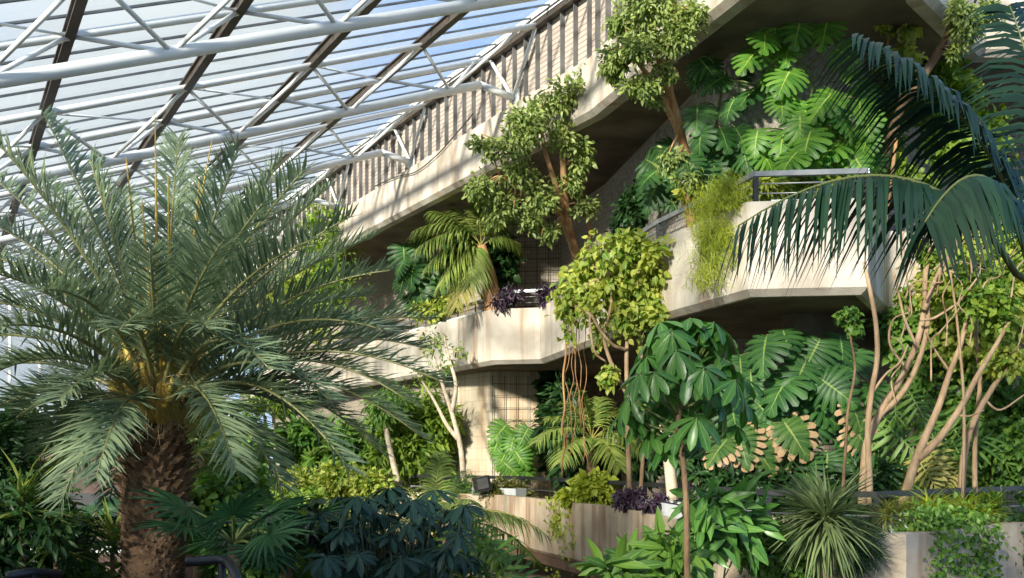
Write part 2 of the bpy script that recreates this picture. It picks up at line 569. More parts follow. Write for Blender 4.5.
# eave and end glazing of the conservatory
def glazed(name, a, b, zt0, zt1, n, mulls=True):
    a, b = np.array(a, float), np.array(b, float)
    mb = MB(); fr = MB()
    for i in range(n):
        u0, u1 = i / n, (i + 1) / n
        p0, p1 = a + (b - a) * u0, a + (b - a) * u1
        h0, h1 = zt0 + (zt1 - zt0) * u0, zt0 + (zt1 - zt0) * u1
        mb.add([[*p0, 0.6], [*p1, 0.6], [*p1, h1], [*p0, h0]], [[0, 1, 2, 3]])
        fr.bar((*p0, .5), (*p0, h0), .09, .09, up=(1, .2, 0))
        for z in np.arange(.6, min(h0, h1), 1.0):
            fr.bar((*p0, z), (*p1, z), .05, .05)
    fr.bar((*a, .3), (*b, .3), .2, .6)
    struct(mb.build(name, M['wallglass'], smooth=False))
    struct(fr.build(name.replace('window', 'trim'), M['white_steel'], smooth=False))


far0, far1 = roof(.2, 24.9), roof(RAFT[-1], 24.9)
glazed('window_1', far0[:2], far1[:2], far0[2], far1[2], 22)
e0, e1 = roof(RAFT[-1], T0), roof(RAFT[-1], 24.9)
glazed('window_2', e0[:2], e1[:2], e0[2], e1[2], 44)

# ---------------------------------------------------------------- railings
def railing(name, label, path, ztop, zfoot, top_mat, post_at=1.6, wires=3, width=.06, thick=.07):
    P = [np.array([x, y, ztop]) for x, y in path]
    root = thing(name, (path[0][0], path[0][1], zfoot), label, 'railing')
    mb = MB()
    for a, b in zip(P[:-1], P[1:]):
        d = unit(b - a) * width * .4
        mb.bar(a - d, b + d, width, thick)
    mb.build('top_rail', top_mat, root, smooth=False)
    wb = MB()
    for a, b in zip(P[:-1], P[1:]):
        n = max(1, round(np.linalg.norm(b - a) / post_at))
        for i in range(n + (b is P[-1])):
            p = a + (b - a) * i / n
            mb = MB()
            w = .07 if i == 0 else .035
            mb.box((p[0], p[1], (ztop - .035 + zfoot) / 2), (w, w, ztop - .035 - zfoot))
            mb.build('post', M['black_steel'], root, smooth=False)
        for k in range(wires):
            z = -(ztop - zfoot - .1) * (k + 1) / (wires + 1)
            wb.tube([a + [0, 0, z], b + [0, 0, z]], .012, 5)
    wb.build('wire', M['grey_rail'], root)
    return root


MR = [(-6.75, 35.1), (.06, 23.33), (.8, 23.15), (2.42, 16.5), (3.35, 13.75), (4.83, 13.6), (5.75, 15.5), (6.9, 15.8)]
LR = [(-8, 31.6), (-5.0, 26.6), (-1.7, 24.4), (.2, 22.6), (2.2, 16.6), (3.15, 12.3), (4.2, 11.55), (6.2, 13.4), (9, 15.5)]
railing('railing', 'grey topped wire railing along the folded middle balcony', MR, EYE + 3.93, TM - .17, M['grey_rail'], 1.0)
railing('railing', 'black railing with flat top bar along the lower terrace planter', LR, EYE - .40, 1.5, M['black_steel'], 1.9, 3, .06, .07)

# pale planting troughs standing along the edges
def trough(label, a, b, z, w=.34, h=.26, mat='trough'):
    a, b = np.array([*a, z]), np.array([*b, z])
    mb = MB()
    x = unit(b - a); y = np.cross([0, 0, 1], x); L_ = np.linalg.norm(b - a); c = (a + b) / 2
    ax = [x, y, [0, 0, 1]]
    root = thing('planting_trough', c, label, 'planter', 'pale planting troughs')
    mb.box(c + y * (w / 2 - .015) + [0, 0, h / 2], (L_, .03, h), ax); mb.box(c - y * (w / 2 - .015) + [0, 0, h / 2], (L_, .03, h), ax)
    mb.box(c + x * (L_ / 2 - .015) + [0, 0, h / 2], (.03, w - .06, h), ax); mb.box(c - x * (L_ / 2 - .015) + [0, 0, h / 2], (.03, w - .06, h), ax)
    mb.box(c + [0, 0, .015], (L_ - .06, w - .06, .03), ax)
    mb.build('trough_shell', M[mat], root, smooth=False)
    mb = MB(); mb.box(c + [0, 0, h - .06], (L_ - .06, w - .06, .06), ax); mb.build('soil', M['soil'], root, smooth=False)


trough('pale trough at the balcony corner beneath the drooping dark frond', (3.6, 14.0), (4.55, 13.93), TM - .16, h=.3)
trough('pale trough beside the lime feathery plant on the balcony', (3.5, 14.5), (3.05, 15.6), TM - .16)
trough('pale trough on the balcony beside the purple trailing plants', (-.62, 23.86), (-1.57, 25.5), TM - .16, w=.22)
trough('pale trough on the balcony under the small palm', (-1.74, 25.8), (-2.72, 27.5), TM - .16, w=.22)
trough('pale trough with the deep purple plant on the lower planter', (2.21, 15.4), (2.44, 12.6), TL - .14, h=.3)
trough('pale blue trough on the lower planter beside the spiky rosette', (4.25, 11.07), (4.85, 11.6), TL - .14, h=.3)
trough('pale trough under the bushy fern on the lower planter', (-.85, 23.15), (.2, 22.1), TL - .14, h=.28)

# floodlight on the lower rail
p = at(482, 484, 22.2)
root = thing('floodlight', p - [0, 0, .25], 'small dark floodlight clamped on the lower rail before the pale column', 'floodlight')
mb = MB(); mb.box(p, (.34, .3, .34), [[.9, .3, .2], [-.3, .95, 0], [-.2, -.1, .97]]); lh = mb.build('lamp_head', M['black_steel'], root, smooth=False)
mb = MB(); mb.tube([p + [-.2, 0, 0], p + [-.2, 0, -.24], p + [.2, 0, -.24], p + [.2, 0, 0]], .02, 6); mb.build('yoke', M['grey_rail'], root)
mb = MB(); mb.box(p + [.02, -.17, .02], (.26, .02, .24), [[.9, .3, .2], [-.3, .95, 0], [-.2, -.1, .97]]); mb.build('front_glass', M['fin'], lh, smooth=False)

# low rendered hut in the garden behind the date palm
hx, hy = -8.4, 19.0
root = thing('garden_hut', (hx, hy, 0), 'low pinkish brown hut with a dark opening behind the date palm', 'hut')
mb = MB(); mb.box((hx, hy + 1, 1.5), (4.0, 2, 3.0)); hw_ = mb.build('wall', M['pinkwall'], root, smooth=False)
mb = MB(); mb.box((hx + .5, hy - .02, 2.15), (1.3, .05, .45)); mb.build('opening', M['black_steel'], hw_, smooth=False)
mb = MB(); mb.box((hx, hy + .9, 3.05), (4.3, 2.4, .12)); mb.build('roof', M['timber'], root, smooth=False)
root = thing('garden_bench', (-6.0, 14.5, 0), 'pale slatted bench half hidden in the shade near the hut', 'bench')
mb = MB()
for k in range(4): mb.box((-6.0, 14.3 + .14 * k, 1.7), (1.9, .1, .05))
mb.build('seat', M['trough'], root, smooth=False)
for sx in (-.85, .85):
    mb = MB(); mb.box((-6.0 + sx, 14.5, .84), (.08, .45, 1.68)); mb.build('leg', M['black_steel'], root, smooth=False)
# curved handrail low in the garden
root = thing('handrail', at(226, 700, 7.0) * [1, 1, 0], 'black curved handrail low among the fan palms', 'handrail')
mb = MB(); mb.tube([at(186, 562, 7.0), at(222, 560, 7.0), at(232, 568, 6.8), at(240, 590, 6.6), at(246, 640, 6.4)], .035, 8, smooth=5); mb.build('rail', M['black_steel'], root)
mb = MB(); q_ = at(222, 561, 7.0); mb.tube([q_, q_ * [1, 1, 0]], .03, 8); mb.build('post', M['black_steel'], root)
root = thing('handrail', at(36, 700, 7.6) * [1, 1, 0], 'short black handrail by the picture corner under the date palm fronds', 'handrail')
mb = MB(); mb.tube([at(8, 576, 7.4), at(32, 572, 7.6), at(60, 574, 7.8)], .035, 8); mb.build('rail', M['black_steel'], root)
mb = MB(); q_ = at(32, 572, 7.6); mb.tube([q_, q_ * [1, 1, 0]], .03, 8); mb.build('post', M['black_steel'], root)

# wire trellis on the walls
def trellis(label, a, b, z0, z1, step=.3):
    a, b = np.array([*a, 0.]), np.array([*b, 0.])
    mb = MB(); L_ = np.linalg.norm(b - a)
    for s in np.arange(0, L_ + .01, step):
        p = a + (b - a) * s / L_; mb.tube([p + [0, 0, z0], p + [0, 0, z1]], .008, 4)
    for z in np.arange(z0, z1 + .01, step):
        mb.tube([a + [0, 0, z], b + [0, 0, z]], .008, 4)
    tag(mb.build('wire_trellis', M['cable'], origin=(a + [0, 0, z0])), label, 'trellis')
w_ = lambda p, q, d: (tuple(offset([p, q], -d)[0]), tuple(offset([p, q], -d)[1]))
trellis('wire mesh trellis on the pale streaked column', *w_((-.5, 25.0), (.9, 25.2), .08), 1.6, 5.1)
trellis('wire mesh trellis on the tiled wall behind the slim fig tree', *w_((-.25, 25.6), (1.2, 25.4), .08), 5.7, 9.1)

# ---------------------------------------------------------------- sky, sun, camera
w = bpy.data.worlds.new('World'); SC.world = w; w.use_nodes = True
nt = w.node_tree; nt.nodes.clear(); L = nt.links.new
out = N(nt, 'ShaderNodeOutputWorld'); bg = N(nt, 'ShaderNodeBackground')
tc = N(nt, 'ShaderNodeTexCoord')
sep = N(nt, 'ShaderNodeSeparateXYZ'); L(tc.outputs['Generated'], sep.inputs[0])
noi = N(nt, 'ShaderNodeTexNoise'); noi.inputs['Scale'].default_value = 2.3; noi.inputs['Detail'].default_value = 7
L(tc.outputs['Generated'], noi.inputs['Vector'])
m1 = N(nt, 'ShaderNodeMath', operation='MULTIPLY_ADD'); L(sep.outputs[0], m1.inputs[0]); m1.inputs[1].default_value = -.55; L(noi.outputs[0], m1.inputs[2])
blue = ramp(nt, sep.outputs[2], [(0, srgb(170, 194, 220)), (.55, srgb(92, 142, 204))])
cl_ = ramp(nt, m1.outputs[0], [(.50, (0, 0, 0, 1)), (.72, (1, 1, 1, 1))])
L(mixc(nt, cl_, blue, srgb(174, 182, 186)), bg.inputs[0])
bg.inputs[1].default_value = 1.0
L(bg.outputs[0], out.inputs[0])
sun = bpy.data.lights.new('sun', 'SUN'); sun.energy = 7.0; sun.angle = math.radians(4.5); sun.color = (1, .93, .80)
so = bpy.data.objects.new('sun', sun); COL.objects.link(so)
so.rotation_euler = Vector((.46, .82, -.34)).to_track_quat('-Z', 'Y').to_euler()
so.location = (-8, -8, 20)
cam = bpy.data.cameras.new('camera'); cam.sensor_width = 36; cam.lens = F / 1024 * 36
cam.shift_y = (HY - 289) / 1024; cam.clip_end = 300
co = bpy.data.objects.new('camera', cam); COL.objects.link(co)
co.location = (0, 0, EYE); co.rotation_euler = (math.pi / 2, 0, 0)
SC.camera = co
SC.view_settings.view_transform = 'Standard'; SC.view_settings.look = 'None'
SC.view_settings.gamma = 1; SC.view_settings.use_curve_mapping = False
SC.view_settings.exposure = .68
SC.cycles.max_bounces = 8; SC.cycles.transparent_max_bounces = 16; SC.cycles.use_denoising = True
# ================================================================ plant kit
def orient(d, n):
    X = unit(d); Y = unit(np.cross(n, X)); Z = np.cross(X, Y)
    return np.stack([X, Y, Z], -1)


def leaf_tpl(sec, fold=.1, droop=.2, stalk=0.):
    """Leaf along +X from sections (x, half width); three vertices per section, pointed ends."""
    v, e, q, t = [], [], [], []
    for x, h in sec:
        z = -droop * x * x
        v += [(x, h, z + fold * h), (x, 0, z), (x, -h, z + fold * h)]; e += [1, 0, 1]
    for i in range(len(sec) - 1):
        a = 3 * i
        q += [(a, a + 1, a + 4, a + 3), (a + 1, a + 2, a + 5, a + 4)]
    return np.array(v, float), np.array(q), None, np.array(e, float), np.ones(len(v))


def join(tpls):
    v, q, t, e, w, n = [], [], [], [], [], 0
    for a in tpls:
        v.append(a[0]); e.append(a[3]); w.append(a[4])
        if a[1] is not None: q.append(a[1] + n)
        n += len(a[0])
    return np.concatenate(v), np.concatenate(q), None, np.concatenate(e), np.concatenate(w)


def moved(t, M, p=(0, 0, 0)):
    return (t[0] @ np.asarray(M, float).T + np.asarray(p, float), *t[1:])


T_SMALL = leaf_tpl([(0, .02), (.3, .2), (.65, .2), (1, .01)], .3, .25)
T_TINY = leaf_tpl([(0, .05), (.5, .28), (1, .01)], .3, .3)
T_HEART = leaf_tpl([(-.1, .12), (.1, .36), (.45, .38), (.8, .16), (1, .01)], .25, .3)
T_LANCE = leaf_tpl([(0, .02), (.2, .1), (.5, .15), (.8, .09), (1, .005)], .35, .35)
T_BLADE = leaf_tpl([(0, .022), (.35, .03), (.7, .022), (1, .003)], .8, .12)
T_GRASS = leaf_tpl([(0, .016), (.3, .02), (.6, .016), (.85, .01), (1, .002)], .6, .55)
T_LAUREL = leaf_tpl([(0, .02), (.22, .09), (.5, .16), (.78, .155), (.93, .08), (1, .02)], .3, .22)


def monstera_tpl(n=8, seed=0):
    """Heart-shaped leaf, its margin slit between the side veins; e runs rib to margin, w across a lobe."""
    r = np.random.default_rng(seed)
    v, q, e, w = [], [], [], []
    th = np.radians([172, 140, 110, 80, 50, 25, 0]); ra = [.30, .48, .55, .54, .53, .56, .66]
    def margin(u):
        a = math.radians(172) * (1 - u)
        R_ = np.interp(-a, -th, ra)
        return np.array([.30 + R_ * math.cos(a), R_ * math.sin(a)])
    rib = lambda u: np.array([.03 + .62 * u ** 1.6 + (.25 * max(0, u - .8) / .2), 0.])
    cuts = np.linspace(0, 1, n + 1) ** .95
    for side in (1, -1):
        for i in range(n):
            a, b = cuts[i], cuts[i + 1]
            slit = r.uniform(.30, .5); gap = r.uniform(.16, .3)
            k0 = len(v)
            for rr in (0, .25, slit, .72, .9, 1.0):
                g_ = 0 if rr <= slit else gap * ((rr - slit) / (1 - slit)) ** .6
                if rr == 1.0: g_ += .16
                for s in (0, .5, 1):
                    f = .5 + (s - .5) * (1 - 2 * g_) if rr > slit else s
                    u = a + (b - a) * f
                    k = rr * (1.0 if s == .5 or rr < .95 else .96)
                    p = rib(u) * (1 - k) + margin(u) * k
                    px, py = p
                    z = .12 * py - .55 * py * py - .34 * max(px - .2, 0) ** 2 + (.02 if s == .5 else 0) * (1 - .6 * rr) - .02 * (rr > .8)
                    v.append((px, side * py, z)); e.append(rr); w.append(abs(s - .5) * 2)
            for k in range(5):
                for s in (0, 1):
                    c_ = k0 + 3 * k + s
                    f = (c_, c_ + 1, c_ + 4, c_ + 3)
                    q.append(f if side > 0 else f[::-1])
    return np.array(v, float), np.array(q), None, np.array(e, float), np.array(w, float)


MON = [monstera_tpl(8, 1), monstera_tpl(9, 2), monstera_tpl(7, 3)]


def whorl_tpl(n=9, seed=0, droop=.75, lt=T_LAUREL):
    """Hand of leaflets round a stalk end; Z is up."""
    r = np.random.default_rng(seed)
    out = []
    for i in range(n):
        a = 2 * math.pi * i / n + r.uniform(-.12, .12)
        dn = droop + r.uniform(-.2, .2)
        d = np.array([math.cos(a), math.sin(a), -dn]); L_ = r.uniform(.82, 1.05)
        Mx = orient(d, np.array([0, 0, 1.])) * L_
        out.append(moved(lt, Mx, unit(d) * .08))
    return join(out)


def fan_tpl(n=26, seed=0, span=290, split=.5):
    """Fan-palm leaf: folded segments, joined near the hub; hub at the origin, middle along +X."""
    r = np.random.default_rng(seed)
    out = []
    for i in range(n):
        a = math.radians(-span / 2 + span * i / (n - 1))
        ln = .75 + .25 * math.cos(a / 2) ** 2
        h = .5 * math.radians(span / (n - 1)) * split * ln
        tip = r.uniform(.3, .5)
        t = leaf_tpl([(0, .004), (split, h), (.78, h * .55), (1, .003)], .8, .10 + .15 * r.random())
        c, s = math.cos(a), math.sin(a)
        out.append(moved(t, np.array([[c, -s, 0], [s, c, 0], [0, 0, 1]]) * ln, (0, 0, .03 * abs(a))))
    return join(out)


def finger_tpl(n=9, seed=0):
    """Deeply cut philodendron leaf: paired drooping fingers on a rib."""
    r = np.random.default_rng(seed)
    out = [leaf_tpl([(0, .014), (.5, .012), (1, .004)], 0, .3)]
    out[0] = (*out[0][:3], np.zeros(len(out[0][0])), out[0][4])
    for i in range(n):
        u = i / (n - 1); x = .08 + .84 * u
        for s in (1, -1):
            a = math.radians(115 - 95 * u) * s
            ln = (.42 + .18 * math.sin(math.pi * (u + .15))) * (1 - .35 * u) * r.uniform(.85, 1.1)
            d = np.array([math.cos(a), math.sin(a), -.25])
            t = leaf_tpl([(0, .03), (.3, .085), (.7, .08), (1, .012)], .15, .25)
            out.append(moved(t, orient(d, np.array([0, 0, 1.])) * ln, (x, 0, -.3 * x * x)))
    return join(out)


def frond(mb, base, ctrl, tip, pairs=60, L=.4, w=.03, fwd=.7, vee=.3, droop=.25, start=.18, jit=.08, prof=None, rr=.022, side0=None, endl=.35):
    """Feather leaf along a bezier: rachis tube plus tapering leaflets."""
    base, ctrl, tip = (np.asarray(x, float) for x in (base, ctrl, tip))
    C = bez(base, ctrl, tip, 16)
    sub = MB(); sub.tube(C, np.linspace(rr, rr * .22, 16), 6)
    for v, q, t in zip(sub.v, sub.q, sub.t): mb.add(v, q, t, np.zeros(len(v)))
    s = np.linspace(start, .995, pairs)
    for sg in (1, -1):
        ss = np.clip(s + R.normal(0, .25 / pairs, pairs), 0, 1)
        t_ = ss[:, None]
        P = (1 - t_) ** 2 * base + 2 * t_ * (1 - t_) * ctrl + t_ * t_ * tip
        T = unit(2 * (1 - t_) * (ctrl - base) + 2 * t_ * (tip - ctrl))
        S = np.cross(T, [0, 0, 1.])
        if side0 is not None: S = np.asarray(side0) - T * (T @ np.asarray(side0))[:, None]
        S = unit(S); U = np.cross(S, T)
        k = (ss - start) / (1 - start)
        ln = L * (prof(k) if prof else np.interp(k, [0, .12, .45, .8, 1], [.55, .85, 1, .75, endl])) * R.uniform(.88, 1.08, pairs)
        f = fwd + .35 * k + R.normal(0, jit, pairs)
        ve = vee + R.normal(0, jit * 1.4, pairs)
        D = unit(f[:, None] * T + sg * S + ve[:, None] * U + R.normal(0, jit * .5, (pairs, 3)))
        Wd = unit(np.cross(D, U) + .25 * U * sg)
        rows, g = [], np.array([0, 0, -1.])
        ks = ((0, .45), (.28, 1.), (.62, .72), (1, .03))
        for kk, ww in ks:
            c = P + D * (ln * kk)[:, None] + g * (droop * ln * kk * kk)[:, None]
            h = Wd * (w * .5 * ww)
            rows += [c + h, c - h]
        V = np.stack(rows, 1).reshape(-1, 3)
        o = (np.arange(pairs) * 8)[:, None, None]
        q = (np.array([[0, 2, 3, 1], [2, 4, 5, 3], [4, 6, 7, 5]])[None] + o).reshape(-1, 4)
        mb.add(V, q, e=np.tile([.3, .3, .6, .6, .8, .8, 1, 1], pairs))


def in_ball(n, hollow=.35):
    d = unit(R.normal(0, 1, (n, 3)))
    return d * (R.uniform(hollow ** 3, 1, n) ** (1 / 3))[:, None]


LIGHT = np.array([-.38, -.55, .75])


def leaves(mb, blobs, n, tpl, size, droop=.5, clump=14, tight=.34, face=.8, hollow=.3):
    """n leaves spread over clumps inside blobs [(centre, (rx, ry, rz))]; leaves face the light more or less."""
    n, clump, size = int(n * 2.2), int(clump * 1.5), (size[0] * .62, size[1] * .66)
    vol = np.array([r[0] * r[2] for c, r in blobs]); share = vol / vol.sum()
    for (c, r), f in zip(blobs, share):
        k = max(3, int(clump)); m = max(8, int(n * f))
        r = np.asarray(r, float)
        cc = in_ball(k, hollow) * r
        idx = R.integers(0, k, m)
        loc = R.normal(0, tight * .8, (m, 3)) * r.mean() * .75
        p = cc[idx] + loc
        P = p + np.asarray(c, float)
        d = unit(loc) * .7 + unit(cc[idx] / r) * .4 + R.normal(0, .45, (m, 3)) + np.array([0, 0, -droop])
        nn = LIGHT * face + R.normal(0, .55, (m, 3)) + unit(p) * .3
        mb.scatter(tpl, orient(d, nn) * R.uniform(size[0], size[1], m)[:, None, None], P)


def pb(px, py, d, rx, ry, rz=None):
    """Blob whose outline is rx, ry photo pixels at depth d."""
    s = d / F
    return (at(px, py, d), (rx * s, (rz if rz is not None else min(rx, ry)) * s, ry * s))


def shrub(name, label, cat, root, blobs, n, tpl, size, mat, group=None, droop=.4, clump=14, tight=.34, stems=True, stem_mat=None, sr=.02, face=.8, part='foliage'):
    t = thing(name, root, label, cat, group)
    mb = MB(); leaves(mb, blobs, n, tpl, size, droop, clump, tight, face)
    mb.build(part, LM[mat], t)
    if stems:
        mb = MB()
        for c, r in blobs:
            a = np.asarray(root, float) + np.array([R.normal(0, .04), R.normal(0, .04), -.02])
            b = np.asarray(c, float)
            mid = (a + b) / 2 + np.array([R.normal(0, .08), R.normal(0, .05), abs(b[2] - a[2]) * .12])
            mb.tube(bez(a, mid, b, 8), np.linspace(sr, sr * .4, 8), 6)
        mb.build('stem', stem_mat or LM['green_stem'], t)
    return t


def px_path(pts, d):
    """[(px, py[, depth shift])] to world points."""
    return np.array([at(p[0], p[1], d + (p[2] if len(p) > 2 else 0)) for p in pts])


def tree(name, label, cat, root, limbs, blobs, n, tpl, size, mat, bark, group=None, droop=.5, clump=16, tight=.3, twigs=True, airy=1):
    """limbs: [(points, r0, r1)], the first one the trunk, the others branches; foliage blobs get twigs from the nearest limb point."""
    t = thing(name, root, label, cat, group)
    allp = []
    for k, (pts, r0, r1) in enumerate(limbs):
        mb = MB(); mb.tube(pts, np.linspace(r0, r1, len(pts)), 9, smooth=5)
        mb.build('trunk' if k == 0 else 'branch', LM[bark], t)
        allp.append(catmull(np.asarray(pts, float), np.zeros(len(pts)), 5)[0])
    allp = np.concatenate(allp)
    if blobs and n:
        mb = MB(); leaves(mb, [(c_ + in_ball(1)[0] * np.asarray(r_) * .62, np.asarray(r_) * R.uniform(.4, .75)) for c_, r_ in blobs for _ in range(3)], int(n * 1.05), tpl, (size[0] * .8, size[1] * .85), droop, 4, .58, hollow=.5)
        mb.build('foliage', LM[mat], t)
        if twigs:
            mb = MB()
            for c, r in blobs:
                for _ in range(4):
                    b = np.asarray(c) + in_ball(1)[0] * np.asarray(r) * .8
                    a = allp[np.argmin(np.linalg.norm(allp - b, axis=1))]
                    mb.tube(bez(a, (a + b) / 2 + [0, 0, .08], b, 6), np.linspace(limbs[-1][2], limbs[-1][2] * .3, 6), 5)
            mb.build('twig', LM[bark], t)['kind'] = 'stuff'
    return t


def hanging(name, label, cat, tops, drop, per, tpl, size, mat, group=None, sway=.05, spread=.12, stem_r=.008, stem_mat='green_stem'):
    """Strands hanging from points; leaves along each."""
    root = np.asarray(tops[0], float)
    t = thing(name, root, label, cat, group)
    mb, st = MB(), MB()
    for p in tops:
        L_ = R.uniform(*drop)
        m = 8
        pts = np.asarray(p, float) + np.column_stack([np.cumsum(R.normal(0, sway, m)), np.cumsum(R.normal(0, sway * .5, m)) - np.linspace(0, .06, m), -np.linspace(0, L_, m)])
        st.tube(pts, stem_r, 4)
        per_ = int(per * 2); u = R.uniform(0, 1, per_)
        P = np.stack([np.interp(u, np.linspace(0, 1, m), pts[:, k]) for k in range(3)], 1) + R.normal(0, spread * .4, (per_, 3)) * [1, .6, .6]
        d = R.normal(0, .6, (per_, 3)) + [0, -.4, -.7]
        nn = LIGHT * .9 + R.normal(0, .45, (per_, 3))
        mb.scatter(tpl, orient(d, nn) * R.uniform(size[0] * .62, size[1] * .66, per_)[:, None, None], P)
    mb.build('foliage', LM[mat], t)
    st.build('stem', LM[stem_mat], t)
    return t


def tuft(name, label, cat, root, c, n, length, mat, group=None, up=.5, tpl=None, spread=1.0, part='foliage', stem_r=.03, elr=None):
    """Rosette of strap leaves from one point."""
    t = thing(name, root, label, cat, group)
    mb = MB()
    a = R.uniform(0, 2 * math.pi, n); el = R.uniform(-.5, 1.2, n) * spread + up * .3
    if elr: el = R.uniform(elr[0], elr[1], n)
    d = np.column_stack([np.cos(a) * np.cos(el), np.sin(a) * np.cos(el), np.sin(el)])
    mb.scatter(tpl or T_GRASS, orient(d, np.tile([0, 0, 1.], (n, 1)) + R.normal(0, .15, (n, 3))) * R.uniform(length * .7, length * 1.1, n)[:, None, None], np.tile(c, (n, 1)) + R.normal(0, .03, (n, 3)))
    mb.build(part, LM[mat], t)
    if stem_r and np.linalg.norm(np.asarray(c) - np.asarray(root)) > .1:
        mb = MB(); mb.tube([np.asarray(root, float) - [0, 0, .02], (np.asarray(root) + c) / 2 + [.03, 0, 0], c], [stem_r, stem_r, stem_r * .8], 8, smooth=4)
        mb.build('stem', LM['bark_brown'], t)
    return t


_mesh_cache = {}
def leaf_mesh(key, tpl, mat):
    if key not in _mesh_cache:
        mb = MB(); mb.add(*tpl)
        o = mb.build('leaf', mat, origin=(0, 0, 0))
        me = o.data; bpy.data.objects.remove(o)
        _mesh_cache[key] = me
    return _mesh_cache[key]


def monstera(label, root, spots, d, mat='monstera', old=(), group=None, stem_pts=None, scale=1.0, cat='climbing plant'):
    """Climber with every big leaf its own part. spots: [(px, py, size px[, depth shift])]."""
    t = thing('monstera', root, label, cat, group)
    st = MB()
    sp = np.asarray(stem_pts, float)
    st.tube(sp, np.linspace(.035, .02, len(sp)), 7, smooth=5)
    fine = catmull(sp, np.zeros(len(sp)), 8)[0]
    for i, s in enumerate(spots):
        px, py, sz = s[:3]
        dd = d + (s[3] if len(s) > 3 else R.uniform(-.3, .35))
        c = at(px, py, dd)
        L_ = sz * dd / F * 1.12 * scale
        dirv = np.array([R.normal(0, .5), -.34 + R.normal(0, .14), -.75])
        nn = np.array([-.30 + R.normal(0, .28), -.75, .6 + R.normal(0, .2)])
        O = orient(dirv, nn)
        b = c - O[:, 0] * L_ * .38
        k = 'old' if i in old else mat
        me = leaf_mesh((k, i % 3), MON[i % 3], LM[k])
        o = place(me, 'leaf', t, O * L_, b)
        if i in old: o['label'] = 'old leaf with dry brown margin'
        a = fine[np.argmin(np.linalg.norm(fine - b, axis=1))]
        mid = (a + b) / 2 + [0, -.1, .12]
        st.tube(bez(a, mid, b, 6), .012, 5)
    st.build('stem', LM['green_stem'], t)
    return t


